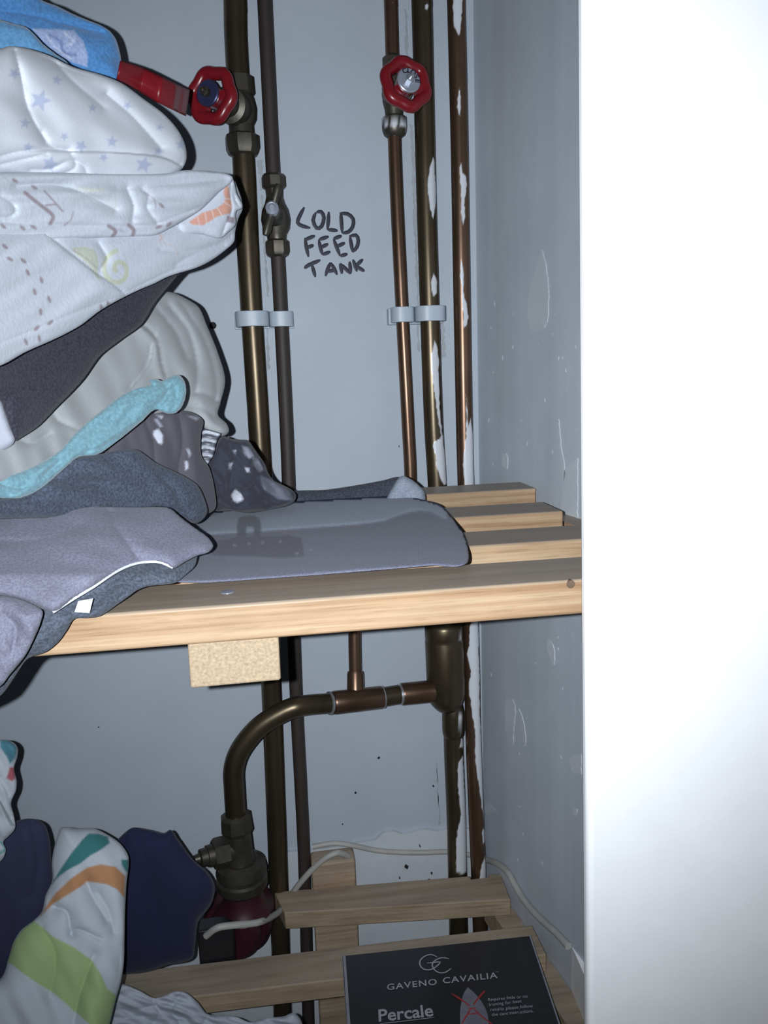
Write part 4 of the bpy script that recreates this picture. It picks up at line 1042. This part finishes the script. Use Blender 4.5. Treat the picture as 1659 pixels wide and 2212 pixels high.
teal2 = cpts([(722,985),(775,990),(770,1075),(745,1050),(728,1020)], *sA)
org = cpts([(600,1015),(690,1030),(748,1085),(742,1215),(700,1165),(640,1135),(560,1122),(520,1118),(480,1150),(380,1212),(320,1250),(240,1325),(280,1260),(330,1190),(430,1095),(520,1035)], *sA)
grn = cpts([(40,1580),(70,1490),(130,1410),(200,1350),(245,1385),(320,1450),(440,1510),(545,1585),(600,1665),(640,1760),(700,1800),(655,1969),(560,1990),(430,1880),(330,1790),(200,1710),(50,1600)], *sA)
o = cloth('duvet_cover', cpts([(310,1000),(322,920),(345,840),(368,796),(460,800),(562,800),(650,842),(720,892),(766,962),(770,1010),(757,1120),(747,1300),(744,1450),(740,1600),(726,1700),(690,1830),(655,1969),(610,2120),(-1000,2120),(-1000,1800),(-100,1720),(0,1700),(55,1560),(80,1480),(125,1408),(200,1350),(248,1300),(272,1200),(312,1110)], *sA),
          lambda Q: np.interp(Q[:, 1], [1780, 2000, 2260], [.735, .685, .64]), .055, 60, .05, 'cotton', LW,
          grooves=[(cpts([(330,1270),(400,1300),(420,1400),(430,1440)], *sA), 7, .010), (cpts([(420,1430),(470,1405),(600,1460)], *sA), 5, .008), (cpts([(520,1120),(560,1220),(640,1350)], *sA), 10, .006), (cpts([(590,1190),(650,1300),(680,1420)], *sA), 10, .005),
                   (cpts([(560,1560),(480,1780),(440,1960)], *sA), 16, .007), (cpts([(250,1390),(330,1560),(300,1800)], *sA), 20, .006)],
          prints=[('poly', teal, TEAL), ('poly', teal2, TEAL), ('poly', org, SOR), ('poly', grn, SGR)], noise=(.004, 90, 70), step=3.5, seed=117)
tag(o, 'white duvet cover with teal, orange and green stripes on the lower shelf', 'bedding')
o = cloth('folded_sheet', [(200,2260),(225,2170),(245,2130),(264,2126),(300,2139),(336,2156),(355,2150),(380,2141),(401,2144),(427,2165),(448,2190),(481,2193),(512,2197),(541,2208),(560,2202),(581,2198),(614,2195),(634,2188),(651,2206),(655,2260),(640,2300),(220,2300)],
          .735, .03, 22, .06, 'cotton', (.46, .49, .56), grooves=[([(260,2170),(300,2180),(360,2165)], 5, .010), ([(330,2160),(345,2190),(330,2212)], 5, .010), ([(390,2150),(370,2180),(390,2212)], 5, .012), ([(270,2200),(330,2195),(400,2200)], 4, .008), ([(450,2195),(440,2212)], 4, .008)], noise=(.008, 36, 20), step=3.5, seed=119)
tag(o, 'crumpled white sheet in front of the lower slat beside the striped cover', 'bedding')

# ================================================================== BEDDING BOX
ZB = ZL + .022
tl, tr, bl_, br = onZ([(740.7, 2064), (1146, 2020.7), (752, 2235), (1218, 2236)], ZB)
bx = empty('bedding_box', (tl + br) / 2 - np.array([0, 0, .022]), 'black bedding package with silver lettering lying on the lower shelf', 'box')
ul = tr - tl; vl = bl_ - tl; vr = br - tr
ext = 1.35
A, B_, C_, D_ = tl, tr, tr + vr * ext, tl + vl * ext
MB().prism([tuple(A), tuple(B_), tuple(C_), tuple(D_)], (0, 0, -.022)).build('box_body', M['black'], bx, bevel=.0012, smooth=False)
# pale edge trims
def edge_strip(p, q, inward, w=.0022):
    n = inward / np.linalg.norm(inward) * w
    mb = MB(); mb.prism([tuple(p), tuple(q), tuple(q + n), tuple(p + n)], (0, 0, .0004)); return mb
mb = edge_strip(A, D_, ul, .003)
lf = np.array([-.0006, 0, 0])
mb.prism([tuple(A + lf), tuple(D_ + lf), tuple(D_ + lf + np.array([0, 0, -.021])), tuple(A + lf + np.array([0, 0, -.021]))], (-.0004, 0, 0))
mb.build('side_panel', M['cardgrey'], bx, smooth=False)
mb = edge_strip(B_, C_, -ul, .0016); mb.build('box_edge', M['cardgrey'], bx, smooth=False)
ZT = ZB + .0005
def on_box(px): return onZ(px, ZT)
def box_text(s, p0, p1, hpx, mat, name, spacing=1.0, off=0.0, slant=0.0):
    """text whose baseline runs from pixel p0 to pixel p1, cap height hpx (pixels, up the box)"""
    vs, fs = text_mesh(s, 1.0, spacing, off); x0, x1 = vs[:, 0].min(), vs[:, 0].max(); h = vs[:, 1].max() if s[0] != 'R' else .7
    a, b = on_box([p0, p1]); bd = b - a
    up = on_box([(p0[0] - .04 * hpx, p0[1] - hpx)])[0] - a
    P = [a + bd * ((v[0] - x0) / (x1 - x0)) + up * (v[1] / .7) for v in vs]
    return MB().add(P, fs).build(name, M[mat], bx, smooth=False)
sB = (700, 1980, 3.318)
def sb(x, y): return cpts([(x, y)], *sB)[0]
box_text('GAVENO', sb(452, 527), sb(810, 487), 13, 'silver', 'lettering', 1.15, .012)
box_text('CAVAILIA', sb(852, 480), sb(1245, 440), 13, 'silver', 'lettering', 1.15, .012)
box_text('TM', sb(1227, 402), sb(1247, 399), 2.4, 'silver', 'lettering', 1.0, .0)
box_text('Percale', sb(392, 752), sb(785, 712), 26, 'silver', 'lettering', 1.0, .02)
for i, (tx, w_) in enumerate((('Requires little or no', 285), ('ironing for best', 232), ('results please follow', 305), ('the care instructions.', 300))):
    y_ = 606 + i * 36; x_ = 1175 + i * 9
    box_text(tx, sb(x_, y_), sb(x_ + w_, y_ - 26 - i), 7, 'silver', 'lettering', 1.0, .0)
def box_line(pts, wpx, mat, name):
    p3 = on_box(cpts(pts, *sB)); mb = MB(); ribbon(mb, [tuple(p) for p in p3], wpx / 2 * mpp(p3[0]), (0, 0, 1), .12, 8); return mb
box_line([(400, 768), (600, 745), (790, 722)], 1.6, 'silver', 'u').build('underline', M['silver'], bx)
mb = box_line([(812, 290), (770, 272), (725, 282), (690, 312), (688, 348), (712, 375), (752, 382), (790, 368), (815, 348), (832, 325), (790, 328), (738, 334)], 3, 'silver', 'g')
q_ = box_line([(898, 303), (850, 294), (805, 308), (776, 338), (786, 376), (826, 402), (872, 398), (912, 370)], 3, 'silver', 'c'); mb.add(q_.v, q_.f)
mb.build('monogram', M['silver'], bx)
P = smooth_closed(cpts([(1030, 508), (1068, 540), (1105, 580), (1140, 630), (1168, 690), (1182, 770), (1190, 860), (970, 860), (976, 770), (974, 690), (980, 640), (990, 590), (1005, 545)], *sB), 4)
MB().prism([tuple(p) for p in onZ(P, ZT - .0003)], (0, 0, .0004)).build('iron_picture', M['iron'], bx, smooth=False)
mb = box_line([(915, 552), (990, 600), (1060, 655)], 5, 'redprint', 'x')
for l in ([(1155, 530), (1105, 585), (1060, 650)], [(1060, 650), (1130, 715), (1210, 775)], [(1060, 650), (1010, 730), (975, 790)], [(1015, 660), (1110, 656)], [(1010, 702), (1120, 692)]):
    q_ = box_line(l, 5, 'redprint', 'x'); mb.add(q_.v, q_.f)
mb.build('red_cross', M['redprint'], bx)
